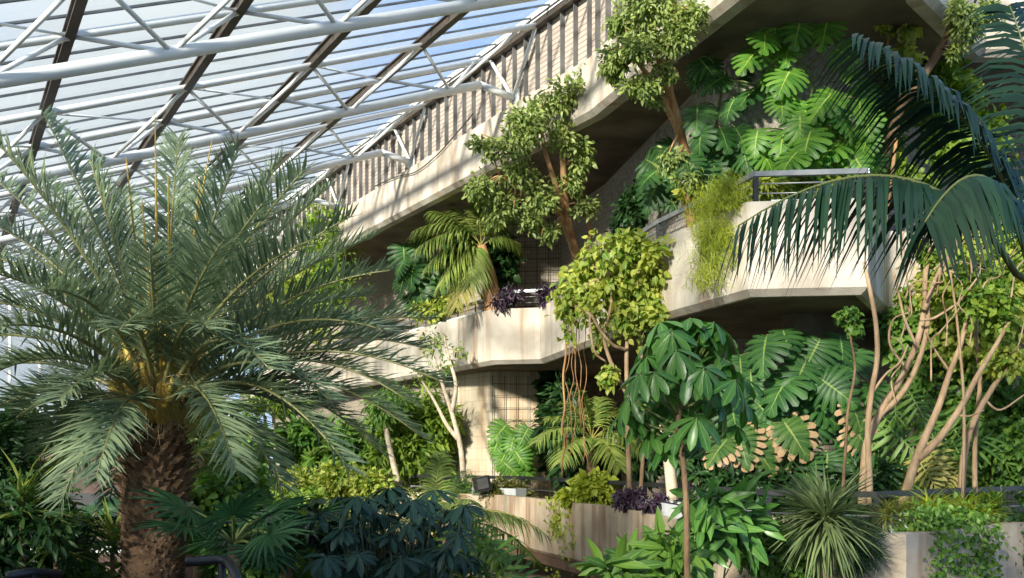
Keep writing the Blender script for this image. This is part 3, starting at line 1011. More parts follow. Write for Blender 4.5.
# ---------------------------------------------------------------- leaf and bark materials
g = srgb
LM = {
    'date': leaf_mat('date_palm_leaflet', g(82, 106, 82), g(150, 168, 132), rib=g(138, 140, 92), ribw=.12, rough=.42, trans=.25, spec=.5),
    'date_dry': leaf_mat('yellow_spear_leaf', g(160, 152, 60), g(206, 178, 90), rough=.5, trans=.2),
    'fibre': leaf_mat('palm_fibre', g(170, 140, 100), g(214, 188, 144), rough=.8, trans=.1),
    'kentia': leaf_mat('kentia_leaflet', g(18, 42, 34), g(36, 66, 46), rib=g(104, 112, 66), ribw=.12, rough=.42, trans=.25, spec=.4),
    'palm': leaf_mat('young_palm_leaflet', g(96, 128, 62), g(158, 176, 100), rib=g(160, 160, 90), ribw=.12, rough=.5, trans=.3, spec=.35),
    'palm_yellow': leaf_mat('yellowing_palm_leaflet', g(150, 156, 84), g(186, 180, 112), rib=g(176, 170, 104), ribw=.12, rough=.5, trans=.3),
    'ficus': leaf_mat('fig_leaf', g(76, 106, 52), g(160, 180, 108), rib=g(150, 170, 100), ribw=.2, rough=.42, trans=.3, spec=.45),
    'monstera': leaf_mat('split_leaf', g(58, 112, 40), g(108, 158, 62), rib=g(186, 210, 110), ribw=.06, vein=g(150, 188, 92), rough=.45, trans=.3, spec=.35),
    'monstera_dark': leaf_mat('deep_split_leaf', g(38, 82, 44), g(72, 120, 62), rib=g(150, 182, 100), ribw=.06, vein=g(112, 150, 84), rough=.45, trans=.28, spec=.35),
    'old': leaf_mat('old_split_leaf', g(54, 94, 44), g(88, 122, 58), rib=g(160, 180, 110), ribw=.06, vein=g(126, 150, 86), rough=.5, trans=.25, old=g(200, 164, 124), spec=.3),
    'whorl': leaf_mat('glossy_hand_leaf', g(54, 108, 50), g(104, 154, 80), rib=g(128, 170, 96), ribw=.14, rough=.34, trans=.28, spec=.5),
    'lime': leaf_mat('lime_feathery_leaf', g(126, 150, 40), g(182, 196, 80), rough=.5, trans=.4),
    'yellowvine': leaf_mat('yellow_green_vine_leaf', g(98, 138, 54), g(186, 196, 102), rib=g(196, 204, 120), ribw=.15, rough=.45, trans=.4, spec=.35),
    'vine': leaf_mat('vine_leaf', g(72, 112, 40), g(142, 170, 70), rough=.45, trans=.35, spec=.35),
    'bush': leaf_mat('bush_leaf', g(54, 98, 42), g(110, 150, 66), rib=g(130, 170, 90), ribw=.15, rough=.45, trans=.3, spec=.35),
    'deep': leaf_mat('deep_green_leaf', g(28, 60, 36), g(60, 98, 50), rough=.42, trans=.25, spec=.35),
    'bluedark': leaf_mat('blue_green_leaf', g(26, 54, 48), g(52, 84, 70), rib=g(66, 100, 84), ribw=.12, rough=.45, trans=.2, spec=.35),
    'olive': leaf_mat('olive_fern_leaf', g(84, 96, 40), g(134, 138, 66), rough=.55, trans=.3),
    'purple': leaf_mat('purple_leaf', g(44, 34, 46), g(78, 58, 76), rough=.5, trans=.15),
    'grey': leaf_mat('grey_green_blade', g(74, 98, 68), g(124, 144, 102), rib=g(136, 152, 104), ribw=.2, rough=.5, trans=.2, spec=.3),
    'dryleaf': leaf_mat('dry_leaf', g(150, 116, 76), g(186, 154, 112), rough=.7, trans=.25),
    'dark_stem': surf('dark_green_stem', g(40, 56, 36), g(60, 78, 48), 8, .6),
    'green_stem': surf('green_stem', g(84, 104, 50), g(120, 130, 72), 8, .6),
    'bark_brown': surf('brown_bark', g(96, 76, 54), g(142, 114, 84), 10, .85, bump=.6, bscale=50, stretch=(1, 1, .3)),
    'bark_orange': surf('orange_tan_bark', g(150, 108, 68), g(196, 152, 106), 8, .8, bump=.5, bscale=40, stretch=(1, 1, .3)),
    'bark_pale': surf('pale_tan_bark', g(146, 118, 88), g(190, 162, 128), 8, .8, bump=.5, bscale=40, stretch=(1, 1, .3)),
    'bark_white': surf('whitish_bark', g(190, 172, 146), g(220, 206, 182), 8, .8, bump=.4, bscale=40),
    'bark_palm': surf('date_palm_bark', g(76, 58, 44), g(124, 98, 74), 7, .95, bump=1, bscale=24),
    'boot': leaf_mat('old_leaf_base', g(88, 66, 48), g(150, 122, 92), rib=g(208, 184, 152), ribw=.25, rough=.9, trans=.0, spec=.2),
}
# ================================================================ the date palm
BEDM, BEDL = TM - .16, TL - .14           # soil levels of the two planting beds
pd = 9.2
foot = at(147, 560, pd) * [1, 1, 0]
crown = at(158, 418, pd)
dp = thing('date_palm', foot, 'big date palm with shaggy brown trunk and arching grey green fronds', 'palm')
mb = MB()
zt = crown[2] - .18
zs = np.linspace(0, zt, 9)
xs = np.interp(zs, [0, zt], [foot[0], crown[0] - .01])
rad = np.interp(zs / zt, [0, .1, .55, .8, .93, 1], [.42, .32, .27, .29, .30, .22])
mb.tube(np.column_stack([xs, np.full(9, pd), zs]), rad, 20, smooth=4)
dtr = mb.build('trunk', LM['bark_palm'], dp)
# overlapping old leaf bases in spirals
T_BOOT = leaf_tpl([(0, .5), (.35, .42), (.75, .26), (1, .12)], -.35, -.25)
T_BOOT = (*T_BOOT[:3], np.array([1, 1, 1, .9, 1, .9, .7, .8, .7, 0, .05, 0.]), T_BOOT[4])
P_, D_, N_, S_ = [], [], [], []
for k in range(1150):
    u = k / 1150
    z = .25 + (zt - .2) * u
    a = k * 2.39996
    r = np.interp(z / zt, [0, .1, .55, .8, .93, 1], [.42, .32, .27, .29, .30, .22])
    o = np.array([math.cos(a), math.sin(a), 0])
    low = np.interp(u, [0, .62, .8, 1], [.25, .25, .75, 1])
    P_.append(np.array([np.interp(z, [0, zt], [foot[0], crown[0]]), pd, z]) + o * (r - .03))
    D_.append(o * (.30 + .35 * low) + np.array([0, 0, 1.0]) + R.normal(0, .10, 3)); N_.append(o)
    S_.append((.095 + .035 * low) * R.uniform(.8, 1.25))
mb = MB(); mb.scatter(T_BOOT, orient(np.array(D_), np.array(N_)) * np.array(S_)[:, None, None], np.array(P_))
mb.build('trunk_scales', LM['boot'], dtr, smooth=False)
# shaggy fibre between the frond bases and a hanging brown skirt
mb = MB()
n = 1500
a = R.uniform(0, 2 * math.pi, n)
P = crown + np.column_stack([np.cos(a) * R.uniform(.18, .36, n), np.sin(a) * R.uniform(.18, .36, n), R.uniform(-.1, .66, n)])
D = np.column_stack([np.cos(a), np.sin(a), R.normal(0, .7, n)])
mb.scatter(T_GRASS, orient(D, np.tile([0, 0, 1.], (n, 1)) + R.normal(0, .5, (n, 3))) * R.uniform(.12, .34, n)[:, None, None] * [1, .35, 1], P)
mb.build('fibre', LM['fibre'], dp)

# fronds: (tip px, tip py, depth shift of the tip, lift of the arch as a share of the length, sideways colour of leaflets)
FR = [
 (44, 114, .3, .10), (46, 180, 1.3, .12), (-6, 140, -.6, .16), (-30, 215, .3, .22), (-46, 300, -.4, .28), (-60, 350, .6, .30), (-40, 430, -.7, .40),
 (8, 250, 1.5, .2), (-20, 270, -1.4, .25),
 (122, 190, 1.4, .05), (178, 138, .5, .03), (206, 172, 1.1, .05), (238, 150, -.2, .06), (282, 158, .4, .08), (262, 204, -1.2, .12),
 (330, 186, .5, .12), (352, 216, -.3, .16), (372, 238, .7, .16), (366, 296, 1.0, .2), (392, 270, -.5, .20),
 (424, 348, .2, .26), (446, 384, -.5, .32), (420, 436, .3, .40), (404, 330, 1.2, .24),
 (350, 470, -.8, .5), (282, 486, -.7, .52), (236, 470, -1.3, .55), (318, 430, .9, .42),
 (24, 480, .3, .45), (-14, 520, .9, .5), (62, 500, -.9, .56), (96, 478, -1.5, .5), (20, 420, 1.4, .35), (110, 500, 1.2, .45),
 (-30, 160, 1.2, .14), (-50, 250, .9, .24), (-60, 390, .3, .34), (40, 290, -1.9, .3), (-20, 330, -1.6, .32), (-40, 480, .5, .46), (306, 168, -.7, .12), (240, 200, 1.6, .08), (312, 240, -1.3, .2), (384, 330, -1.0, .3), (410, 402, -.2, .4), (432, 320, .8, .22), (336, 256, 1.6, .16), (150, 250, -1.9, .12), (90, 160, -.3, .06), (224, 240, -1.8, .14), (380, 452, .4, .46), (60, 440, 1.0, .42),
 (210, 330, -1.7, .35), (120, 330, -1.8, .35), (270, 370, -1.6, .42), (60, 400, -1.5, .42), (200, 290, 1.7, .12), (300, 320, 1.5, .25), (60, 320, 1.7, .2), (330, 400, -1.1, .4), (0, 370, -1.1, .36),
]
for tx, ty, dy, lift in FR:
    tip = at(tx, ty, pd + dy)
    v = tip - crown
    h = unit(v * [1, 1, .0]) * .16
    base = crown + h * (1.1 - .5 * max(0, unit(v)[2])) + [0, 0, .02 + .5 * max(0, unit(v)[2])]
    L_ = np.linalg.norm(tip - base)
    ctrl = base + (tip - base) * .46 + np.array([0, 0, lift * L_])
    mb = MB()
    frond(mb, base, ctrl, tip, pairs=84, L=.44, w=.022, fwd=.8, vee=.55, droop=.10 + .35 * max(0, lift - .25), start=.2, jit=.21, rr=.026,
          prof=lambda k: np.interp(k, [0, .08, .3, .6, .85, 1], [.3, .62, 1, .95, .7, .45]))
    mb.build('frond', LM['date'], dp)
for tx, ty in ((155, 112), (126, 158), (212, 140), (200, 176), (142, 200), (168, 176), (172, 210)):
    mb = MB(); b = crown + [R.normal(0, .05), R.normal(0, .05), .1]; tp = at(tx, ty, pd + R.normal(0, .25))
    mb.tube(bez(b, (b + tp) / 2 + [0, 0, .05], tp, 10), np.linspace(.028, .004, 10), 6)
    mb.build('spear_leaf', LM['date_dry'], dp)
mb = MB()
n = 42
a = R.uniform(0, 2 * math.pi, n)
for k in range(n):
    b = crown + np.array([math.cos(a[k]) * .2, math.sin(a[k]) * .2, -.05])
    e = b + np.array([math.cos(a[k]) * .22, math.sin(a[k]) * .22, R.uniform(.3, .95)])
    mb.tube(bez(b, b * [.6, .6, .5] + e * [.4, .4, .5], e, 5), [.045, .04, .035, .028, .02], 6)
mb.build('petiole_base', LM['date_dry'], dp)['kind'] = 'stuff'

# ================================================================ fan palms and shade planting by the trunk
def fan_palm(name, label, root, top, n, rad, mat, trunk_r=.09, bark='bark_brown', spread=1., low=-.6, group=None, seeds=3, angs=None):
    t = thing(name, root, label, 'palm', group)
    mb = MB(); mb.tube([np.asarray(root) - [0, 0, .02], (np.asarray(root) + top) / 2 + [.04, 0, 0], top], [trunk_r * 1.1, trunk_r, trunk_r * .9], 10, smooth=5)
    mb.build('trunk', LM[bark], t)
    pt = MB()
    for k in range(n):
        a = 2 * math.pi * k / n * 1.0 + R.normal(0, .25) if angs is None else angs[k]
        el = R.uniform(low, 1.0)
        d = np.array([math.cos(a) * math.cos(el), math.sin(a) * math.cos(el), math.sin(el)])
        ln = rad * R.uniform(.7, 1.05) * spread
        hub = np.asarray(top) + d * ln + [0, 0, -.12 * ln]
        pt.tube(bez(np.asarray(top), np.asarray(top) + d * ln * .5 + [0, 0, .1], hub, 6), .014, 5)
        me = leaf_mesh(('fan' + mat, k % seeds), fan_tpl(26, k % seeds), LM[mat])
        nn = np.array([0, 0, 1.]) + LIGHT * .3 + R.normal(0, .2, 3)
        place(me, 'leaf', t, orient(d + [0, 0, -.25], nn) * rad * R.uniform(.75, 1.0), hub)
    pt.build('petiole', LM['green_stem'], t)
    return t


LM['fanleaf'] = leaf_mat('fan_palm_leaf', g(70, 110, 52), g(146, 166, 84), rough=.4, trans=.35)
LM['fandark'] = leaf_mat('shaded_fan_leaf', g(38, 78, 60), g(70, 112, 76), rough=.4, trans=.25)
r_ = at(197, 560, 12.0) * [1, 1, 0]
fan_palm('fan_palm', 'slim fan palm with fibrous stem just behind the date palm trunk', r_, at(198, 455, 12.0), 16, .62, 'fanleaf', .085)
r_ = at(150, 560, 10.6) * [1, 1, 0]
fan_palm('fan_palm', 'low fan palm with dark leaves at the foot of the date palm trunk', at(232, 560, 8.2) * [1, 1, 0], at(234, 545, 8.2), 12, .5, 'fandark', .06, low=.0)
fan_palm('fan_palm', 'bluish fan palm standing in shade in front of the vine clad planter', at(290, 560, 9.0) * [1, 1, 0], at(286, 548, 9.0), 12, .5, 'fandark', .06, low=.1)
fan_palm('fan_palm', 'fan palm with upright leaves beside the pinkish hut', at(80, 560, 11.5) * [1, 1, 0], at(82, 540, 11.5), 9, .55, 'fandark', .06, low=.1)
fan_palm('fan_palm', 'pale leaved fan palm catching sun at the picture edge under the fronds', at(20, 560, 10.0) * [1, 1, 0], at(16, 500, 10.0), 10, .5, 'fanleaf', .06, low=-.4)

G0 = [1, 1, 0]
for k, (x, y, dd, lab) in enumerate(((22, 512, 8.6, 'yellow green strap leaved plant catching light under the lowest fronds'), (56, 552, 8.8, 'strap leaved plant lower down beside the short black handrail'), (112, 548, 9.6, 'upright strap leaved plant in front of the pinkish hut'))):
    tuft('strap_plant', lab, 'plant', at(x, 500, dd) * G0, at(x, y, dd), 44, .46, 'palm', up=1.6, tpl=leaf_tpl([(0, .02), (.35, .042), (.7, .034), (1, .003)], .6, .45), stem_r=.03)
def ground(px, d): return at(px, 500, d) * G0


shrub('shade_shrub', 'dense dark shrub beneath the lowest date palm fronds at the picture edge', 'shrub', ground(30, 8.8), [pb(22, 540, 8.8, 60, 50), pb(-10, 470, 9.4, 40, 50)], 1500, T_LANCE, (.14, .26), 'deep', 'shade shrubs on the garden floor', sr=.03)
shrub('shade_shrub', 'dark leafy shrub between the hut and the date palm trunk', 'shrub', ground(90, 10.5), [pb(80, 580, 9.8, 50, 18), pb(60, 545, 11.6, 22, 20)], 700, T_HEART, (.10, .18), 'bush', 'shade shrubs on the garden floor', sr=.03)
shrub('shade_shrub', 'leafy green shrub right of the thin fan palm stem', 'shrub', ground(215, 11.5), [pb(222, 520, 11.5, 44, 40), pb(250, 575, 9.6, 60, 22)], 1500, T_HEART, (.10, .2), 'bush', 'shade shrubs on the garden floor', sr=.03)
shrub('shade_shrub', 'dark leaved shrub standing low before the vine clad planter end', 'shrub', ground(262, 14), [pb(240, 522, 14, 26, 26), pb(305, 540, 12.5, 40, 28)], 1900, T_HEART, (.12, .24), 'deep', 'shade shrubs on the garden floor', sr=.03)
shrub('shade_shrub', 'light green bush in front of the sunlit vine wall', 'shrub', ground(288, 16), [pb(285, 512, 16, 34, 24), pb(330, 545, 11.5, 32, 26)], 1200, T_HEART, (.10, .2), 'vine', 'shade shrubs on the garden floor', sr=.03)
shrub('background_tree', 'pale stemmed leafy tree seen through the palm behind the glass end', 'tree', ground(110, 27), [pb(40, 450, 27, 60, 40, 30), pb(205, 425, 28, 24, 24, 20)], 2600, T_HEART, (.2, .4), 'deep', 'trees deep in the conservatory', sr=.08)
shrub('background_tree', 'broad green tree deep behind the date palm near the facade end', 'tree', ground(240, 27), [pb(252, 468, 26, 22, 36, 20), pb(215, 470, 29, 14, 30, 14)], 1500, T_HEART, (.2, .4), 'bush', 'trees deep in the conservatory', sr=.08)

# fatsia-like dark blue shrub, hands of leaflets as parts
def whorl_plant(name, label, cat, root, spots, d, rad, mat, n=9, droop=.75, up=.8, stem_mat='green_stem', lt=T_LAUREL, trunk=None, sr=.03, group=None, nseed=3):
    t = thing(name, root, label, cat, group)
    st = MB()
    top = np.asarray(root, float) if trunk is None else np.asarray(trunk[-1], float)
    if trunk is not None:
        tb = MB(); tb.tube(trunk, np.linspace(sr, sr * .7, len(trunk)), 10, smooth=6); tb.build('trunk', LM[stem_mat], t)
        fine = catmull(np.asarray(trunk, float), np.zeros(len(trunk)), 8)[0]
    for k, s in enumerate(spots):
        c = at(s[0], s[1], d + (s[2] if len(s) > 2 else R.uniform(-.3, .35)))
        me = leaf_mesh((name + mat, k % nseed), whorl_tpl(n + k % 2, k % nseed + 5, droop, lt), LM[mat])
        out = unit((c - top) * [1, 1, .3]) * .35
        Z = unit(np.array([0, -.25, up]) + out + R.normal(0, .12, 3))
        a = R.uniform(0, 6.28); X = np.array([math.cos(a), math.sin(a), 0])
        O = orient(X - Z * np.dot(X, Z), Z)
        place(me, 'leaf', t, O * rad * R.uniform(.85, 1.15), c)
        a_ = top if trunk is None else fine[np.argmin(np.linalg.norm(fine - (c - [0, 0, .25]), axis=1))]
        st.tube(bez(a_, (a_ + c) / 2 + [0, 0, -.05], c, 6), [.014, .013, .012, .011, .01, .008], 5)
    st.build('petiole', LM['dark_stem' if mat == 'bluedark' else 'green_stem'], t)
    return t


sp = [(R.uniform(318, 470), 0) for _ in range(98)]
sp = [(x, R.uniform(500 - 16 * math.cos((x - 395) / 46), 578), R.uniform(-1.0, 1.1)) for x, _ in sp]
whorl_plant('dark_hand_shrub', 'large blue green shrub of dark hand shaped leaves in shade', 'shrub', ground(395, 8.6), sp, 8.6, .19, 'bluedark', 8, .35)

def feather_palm(name, label, root, top, fronds, L, w, mat, pairs=40, trunk=None, bark='bark_brown', droop=.4, fwd=.6, vee=.2, lift=.3, rr=.014, group=None, jit=.1):
    """fronds: [(tip px, tip py, depth, lift)]."""
    t = thing(name, root, label, 'palm', group)
    if trunk is not None:
        mb = MB(); mb.tube(trunk[0], trunk[1], 12, smooth=5); mb.build('trunk', LM[bark], t)
    top = np.asarray(top, float)
    for f in fronds:
        tip = at(f[0], f[1], f[2]); lf = f[3] if len(f) > 3 else lift
        ln = np.linalg.norm(tip - top)
        mb = MB()
        frond(mb, top + R.normal(0, .02, 3), top + (tip - top) * .45 + np.array([0, 0, lf * ln]), tip, pairs=pairs, L=L, w=w, fwd=fwd, vee=vee, droop=droop, start=.2, jit=jit, rr=rr)
        mb.build('frond', LM[f[4] if len(f) > 4 else mat], t)
    return t


top = at(432, 540, 10.0)
feather_palm('cycad', 'pale green feather palm arching over the planter ledge', ground(432, 10), top,
             [(548, 536, 9.7, .45), (520, 520, 10.4, .4), (352, 520, 9.8, .35), (372, 500, 10.2, .3), (400, 486, 10.6, .3), (466, 470, 10.8, .1), (440, 452, 10.3, .06), (330, 555, 9.2, .4),
              (500, 560, 9.0, .35), (470, 500, 9.4, .35), (536, 560, 10.8, .4)], .34, .022, 'palm', 46, trunk=([ground(432, 10) - [0, 0, .02], top], [.10, .09]), droop=.55, vee=.0)
def finger_plant(label, root, spots, d, mat, size=1.0, group=None, name='philodendron', tpl_n=8):
    t = thing(name, root, label, 'plant', group)
    st = MB()
    for k, s in enumerate(spots):
        c = at(s[0], s[1], d + R.uniform(-.25, .3)); L_ = s[2] * d / F * 1.15 * size
        D = np.array([R.normal(0, .6), -.35, -.55]); O = orient(D, LIGHT + R.normal(0, .25, 3))
        place(leaf_mesh(('finger' + mat, k % 3), finger_tpl(tpl_n + k % 3, k % 3), LM[mat]), 'leaf', t, O * L_, c - O[:, 0] * L_ * .4)
        b = c - O[:, 0] * L_ * .4
        st.tube(bez(np.asarray(root, float), (np.asarray(root) + b) / 2 + [0, 0, .25], b, 7), [.016] * 6 + [.008], 5)
    st.build('petiole', LM['green_stem'], t)
    return t


finger_plant('bright cut leaf philodendron at the foot of the pale feather palm', ground(466, 8.9), [(448, 548, 46), (480, 556, 50), (462, 532, 44), (500, 566, 46), (440, 568, 44), (476, 575, 44), (520, 575, 40), (492, 540, 36), (428, 556, 36), (410, 572, 40)], 8.9, 'bush')

# ================================================================ lower terrace, far end
LROOT = lambda px, d: at(px, 500, d) * G0 + [0, 0, BEDL]
shrub('wall_vine', 'sunlit yellow green vine covering the far end of the lower planter', 'vine', LROOT(322, 25.6), [pb(300, 490, 25.2, 24, 18, 14), pb(338, 488, 24.8, 30, 18, 14), pb(372, 486, 24.4, 20, 14, 12)], 2200, T_HEART, (.12, .22), 'yellowvine', sr=.03, tight=.4)
tree('slender_tree', 'two stemmed whitish tree at the far end of the lower terrace', 'tree', LROOT(280, 27.5), [(px_path([(286, 484), (280, 455), (274, 428), (272, 395)], 27.5), .06, .03), (px_path([(278, 452), (268, 432), (262, 405)], 27.5), .06, .03)],
     [pb(270, 398, 27.5, 26, 20), pb(300, 400, 27.5, 20, 16)], 500, T_SMALL, (.18, .3), 'vine', 'bark_white')
shrub('terrace_shrub', 'lush green shrub of large leaves behind the far lower railing', 'shrub', LROOT(330, 27.2) - [0, 0, .55], [pb(318, 448, 27.2, 32, 24), pb(350, 452, 26.5, 28, 24), pb(296, 440, 28, 16, 16)], 1500, T_LANCE, (.4, .7), 'bush', sr=.04)
feather_palm('young_palm', 'small bright feather palm among shrubs behind the far lower railing', LROOT(345, 26.4) - [0, 0, .58], at(348, 458, 26.4), [(310, 452, 26, .3), (322, 436, 26.6, .3), (345, 432, 26.8, .2), (372, 440, 26.2, .3), (380, 462, 26, .35), (330, 468, 25.9, .3)], .6, .05, 'palm', 26,
             trunk=([LROOT(345, 26.4) - [0, 0, .6], at(348, 458, 26.4)], [.08, .07]))
shrub('terrace_shrub', 'mixed green shrub left of the pale streaked column', 'shrub', LROOT(415, 25.4) - [0, 0, .58], [pb(402, 448, 25.4, 26, 26), pb(432, 440, 25.6, 24, 34), pb(420, 412, 26, 24, 20), pb(386, 425, 25.4, 16, 22)], 2200, T_LANCE, (.25, .45), 'vine', sr=.04)
t_ = tree('slender_tree', 'thin whitish leaning trunk left of the streaked column', 'tree', LROOT(398, 24.6), [(px_path([(398, 482), (393, 462), (388, 440), (384, 415)], 24.6), .08, .06)], [pb(380, 405, 24.6, 24, 18)], 400, T_LANCE, (.25, .4), 'bush', 'bark_white')
tree('slender_tree', 'forked pale sapling in front of the streaked column edge', 'tree', LROOT(464, 23.6), [(px_path([(464, 484), (461, 450), (454, 420), (446, 395), (436, 365), (430, 345)], 23.2), .075, .025), (px_path([(459, 440), (447, 425), (434, 400), (420, 378)], 23.2), .06, .02), (px_path([(452, 412), (456, 385), (448, 355), (444, 335)], 23.2), .06, .02)],
     [pb(432, 346, 23.2, 18, 14), pb(446, 360, 23.2, 10, 14), pb(422, 376, 23.2, 10, 8), pb(458, 350, 23.2, 8, 8)], 150, T_SMALL, (.14, .24), 'vine', 'bark_white')
monstera('climbing plant with cut leaves on a brown stalk against the streaked column', at(520, 500, 24.0) * G0 + [0, 0, 1.5], [(500, 432, 26), (512, 444, 24), (524, 436, 24), (504, 456, 26), (520, 458, 24), (530, 450, 20), (510, 468, 24), (496, 446, 20), (526, 470, 20)], 23.9, 'monstera',
         stem_pts=[at(520, 500, 24.2) * G0 + [0, 0, 1.5], at(528, 470, 24.2), at(530, 445, 24.3), at(524, 422, 24.4)])
# things standing in the lower planter
shrub('bushy_fern', 'rounded olive green bush on the planter beside the floodlight', 'fern', LROOT(508, 22.5), [pb(508, 496, 22.5, 22, 12)], 1500, T_LANCE, (.12, .22), 'olive', stems=False)
shrub('bushy_fern', 'duller green ferny bush just left of the floodlight', 'fern', LROOT(462, 23.2), [pb(464, 492, 23.2, 20, 12), pb(440, 498, 23.4, 12, 8)], 1100, T_LANCE, (.12, .24), 'bush', stems=False)
shrub('lime_bush', 'bright lime leafed bush on the lower planter by the hanging roots', 'shrub', LROOT(590, 18.2), [pb(590, 492, 18.2, 24, 12)], 700, T_HEART, (.14, .26), 'lime', stems=False)
hanging('trailing_vine', 'pale green vine trailing down the planter below the hanging roots', 'vine', [at(550 + 5 * k, 498, 19.3 - .16 * k) for k in range(8)], (.5, 1.5), 90, T_HEART, (.07, .14), 'yellowvine', spread=.25)
shrub('purple_plant', 'low dark purple plant filling the pale trough on the lower planter', 'plant', LROOT(640, 15.4) + [0, 0, .24], [pb(632, 500, 15.6, 16, 6), pb(655, 505, 14.4, 12, 5)], 700, T_LANCE, (.12, .22), 'purple', stems=False)
feather_palm('cycad', 'spreading blue green feather palm in the recess behind the hanging roots', at(592, 500, 19.5) * G0 + [0, 0, 1.5], at(592, 440, 19.5),
             [(536, 442, 18.6, .35), (548, 418, 19.2, .35), (566, 402, 19.8, .3), (600, 398, 20, .25), (628, 408, 19.6, .3), (650, 428, 19, .35), (644, 452, 18.6, .35), (560, 462, 18.4, .3), (620, 468, 18.4, .3), (582, 392, 19.6, .2)], .55, .04, 'palm', 36,
             trunk=([at(592, 500, 19.5) * G0 + [0, 0, 1.48], at(592, 440, 19.5)], [.12, .1]), droop=.5)
shrub('terrace_shrub', 'dark leafy shrub filling the recess under the feather palm', 'shrub', at(610, 500, 20) * G0 + [0, 0, 1.5], [pb(590, 462, 20.4, 34, 20), pb(640, 450, 20, 18, 30), pb(560, 420, 23, 14, 40)], 1500, T_LANCE, (.25, .5), 'deep', sr=.04)
shrub('dark_climber', 'dark glossy climber in the corner right of the streaked column', 'vine', at(552, 500, 25.3) * G0 + [0, 0, 1.5], [pb(552, 400, 25, 9, 26), pb(556, 450, 24.8, 10, 24)], 500, T_HEART, (.25, .4), 'deep', sr=.04)

# hanging aerial roots
tops = [(565, 352), (569, 350), (573, 348), (577, 346), (581, 344), (585, 350), (566, 345)]
root = at(572, 300, 18.9)
t = thing('aerial_root', at(574, 300, 16.4), 'bundle of thin tan aerial roots hanging past the dark recess', 'hanging roots')
for k, (x, y) in enumerate(tops):
    mb = MB(); x2 = 562 + k * 4.4; m = 12
    a, b = at(x, 286, 16.3), at(x2, R.uniform(420, 492), 16.6)
    pts = np.linspace(a, b, m) + np.column_stack([R.normal(0, .02, m), R.normal(0, .02, m), np.zeros(m)])
    mb.tube(pts,   .017 if k == 0 else .007, 6, smooth=3); mb.build('root_strand', LM['bark_orange'], t)

# ================================================================ middle balcony
MROOT = lambda px, d: at(px, 500, d) * G0 + [0, 0, BEDM]
MFL = lambda px, d: at(px, 500, d) * G0 + [0, 0, ZM + .32]
hanging('vine_curtain', 'green vine curtain hanging from the far end of the upper concrete band', 'vine', [at(326 + 3.6 * k, 214 - .8 * k, 28.6 + (10 - k) * .32) - NB * .35 for k in range(9)], (2.2, 3.6), 130, T_HEART, (.13, .26), 'vine', spread=.8, sway=.1)
hanging('vine_curtain', 'yellow green vine hanging below the curtain at the facade end', 'vine', [at(296 + 5 * k, 270, 29.5 + (10 - k) * .3) - NB * .4 for k in range(8)], (1.0, 2.4), 90, T_HEART, (.13, .26), 'yellowvine', spread=.8, sway=.1)
monstera('dense climber with big leaves on the tiled wall behind the small palm', MFL(418, 28.0), [(404, 256, 30), (420, 246, 28), (412, 274, 30), (428, 268, 28), (402, 284, 24), (420, 292, 28), (438, 282, 24), (410, 302, 24), (430, 304, 24), (444, 262, 24), (400, 268, 22), (426, 230, 22)], 27.6, 'monstera_dark',
         stem_pts=[MFL(418, 28), at(416, 300, 28), at(418, 260, 28.2), at(424, 232, 28.2)])
shrub('dark_climber', 'dark climber between the small palm trunk and the tiled wall', 'vine', MFL(505, 24.6), [pb(502, 262, 24.5, 10, 34, 8), pb(460, 262, 24.9, 16, 26, 8)], 900, T_HEART, (.2, .34), 'deep', sr=.03)
top = at(481, 247, 23.9)
feather_palm('small_palm', 'small palm with orange brown trunk on the middle balcony', MROOT(494, 23.4), top,
             [(412, 232, 23.4, .42), (416, 250, 23.0, .42), (430, 212, 24.0, .3), (452, 206, 24.4, .25), (478, 202, 24, .18), (508, 212, 23.6, .3), (520, 244, 23.6, .4), (456, 306, 22.9, .22, 'palm_yellow'), (440, 286, 23.1, .35), (428, 266, 23.2, .4), (470, 282, 23, .3)], .62, .05, 'palm', 38,
             trunk=([MROOT(494, 23.4) - [0, 0, .02], at(491, 290, 23.6), at(486, 265, 23.8), top], [.22, .19, .16, .13]), bark='bark_orange', droop=.7, vee=.0)
tree('fig_tree', 'slim fig tree with orange branching stems in front of the middle balcony wall', 'tree', MROOT(586, 19.6),
     [(px_path([(586, 290), (578, 262, -.2), (571, 235, -.5), (566, 205, -.8), (563, 165, -1.1), (562, 130, -1.2), (566, 100, -1.3)], 19.9), .11, .03),
      (px_path([(574, 250, -.3), (560, 215, -.7), (540, 190, -1.1), (520, 168, -1.4), (508, 150, -1.5)], 19.9), .07, .03),
      (px_path([(566, 215, -.7), (554, 180, -1.1), (545, 150, -1.3), (540, 120, -1.5)], 19.9), .06, .03),
      (px_path([(540, 190, -1.1), (520, 186, -1.3), (500, 176, -1.5)], 19.9), .05, .02),
      (px_path([(578, 262, -.2), (590, 235, -.4), (584, 200, -.6)], 19.9), .05, .02)],
     [pb(500, 150, 18.2, 28, 20), pb(526, 124, 18.3, 26, 20), pb(548, 106, 18.4, 24, 16), pb(574, 90, 18.4, 24, 16), pb(562, 135, 18.6, 14, 12), pb(577, 158, 18.8, 13, 22), pb(492, 188, 18.4, 22, 16), pb(510, 208, 18.6, 24, 14), pb(545, 198, 18.5, 26, 16), pb(572, 182, 19, 12, 14),
      pb(548, 232, 18.8, 14, 16), pb(585, 208, 19, 16, 12), pb(530, 226, 18.8, 16, 10), pb(520, 174, 18.3, 20, 12), pb(480, 140, 18.2, 12, 10), pb(596, 84, 18.4, 10, 8)],
     3200, T_SMALL, (.13, .24), 'ficus', 'bark_orange', tight=.42)
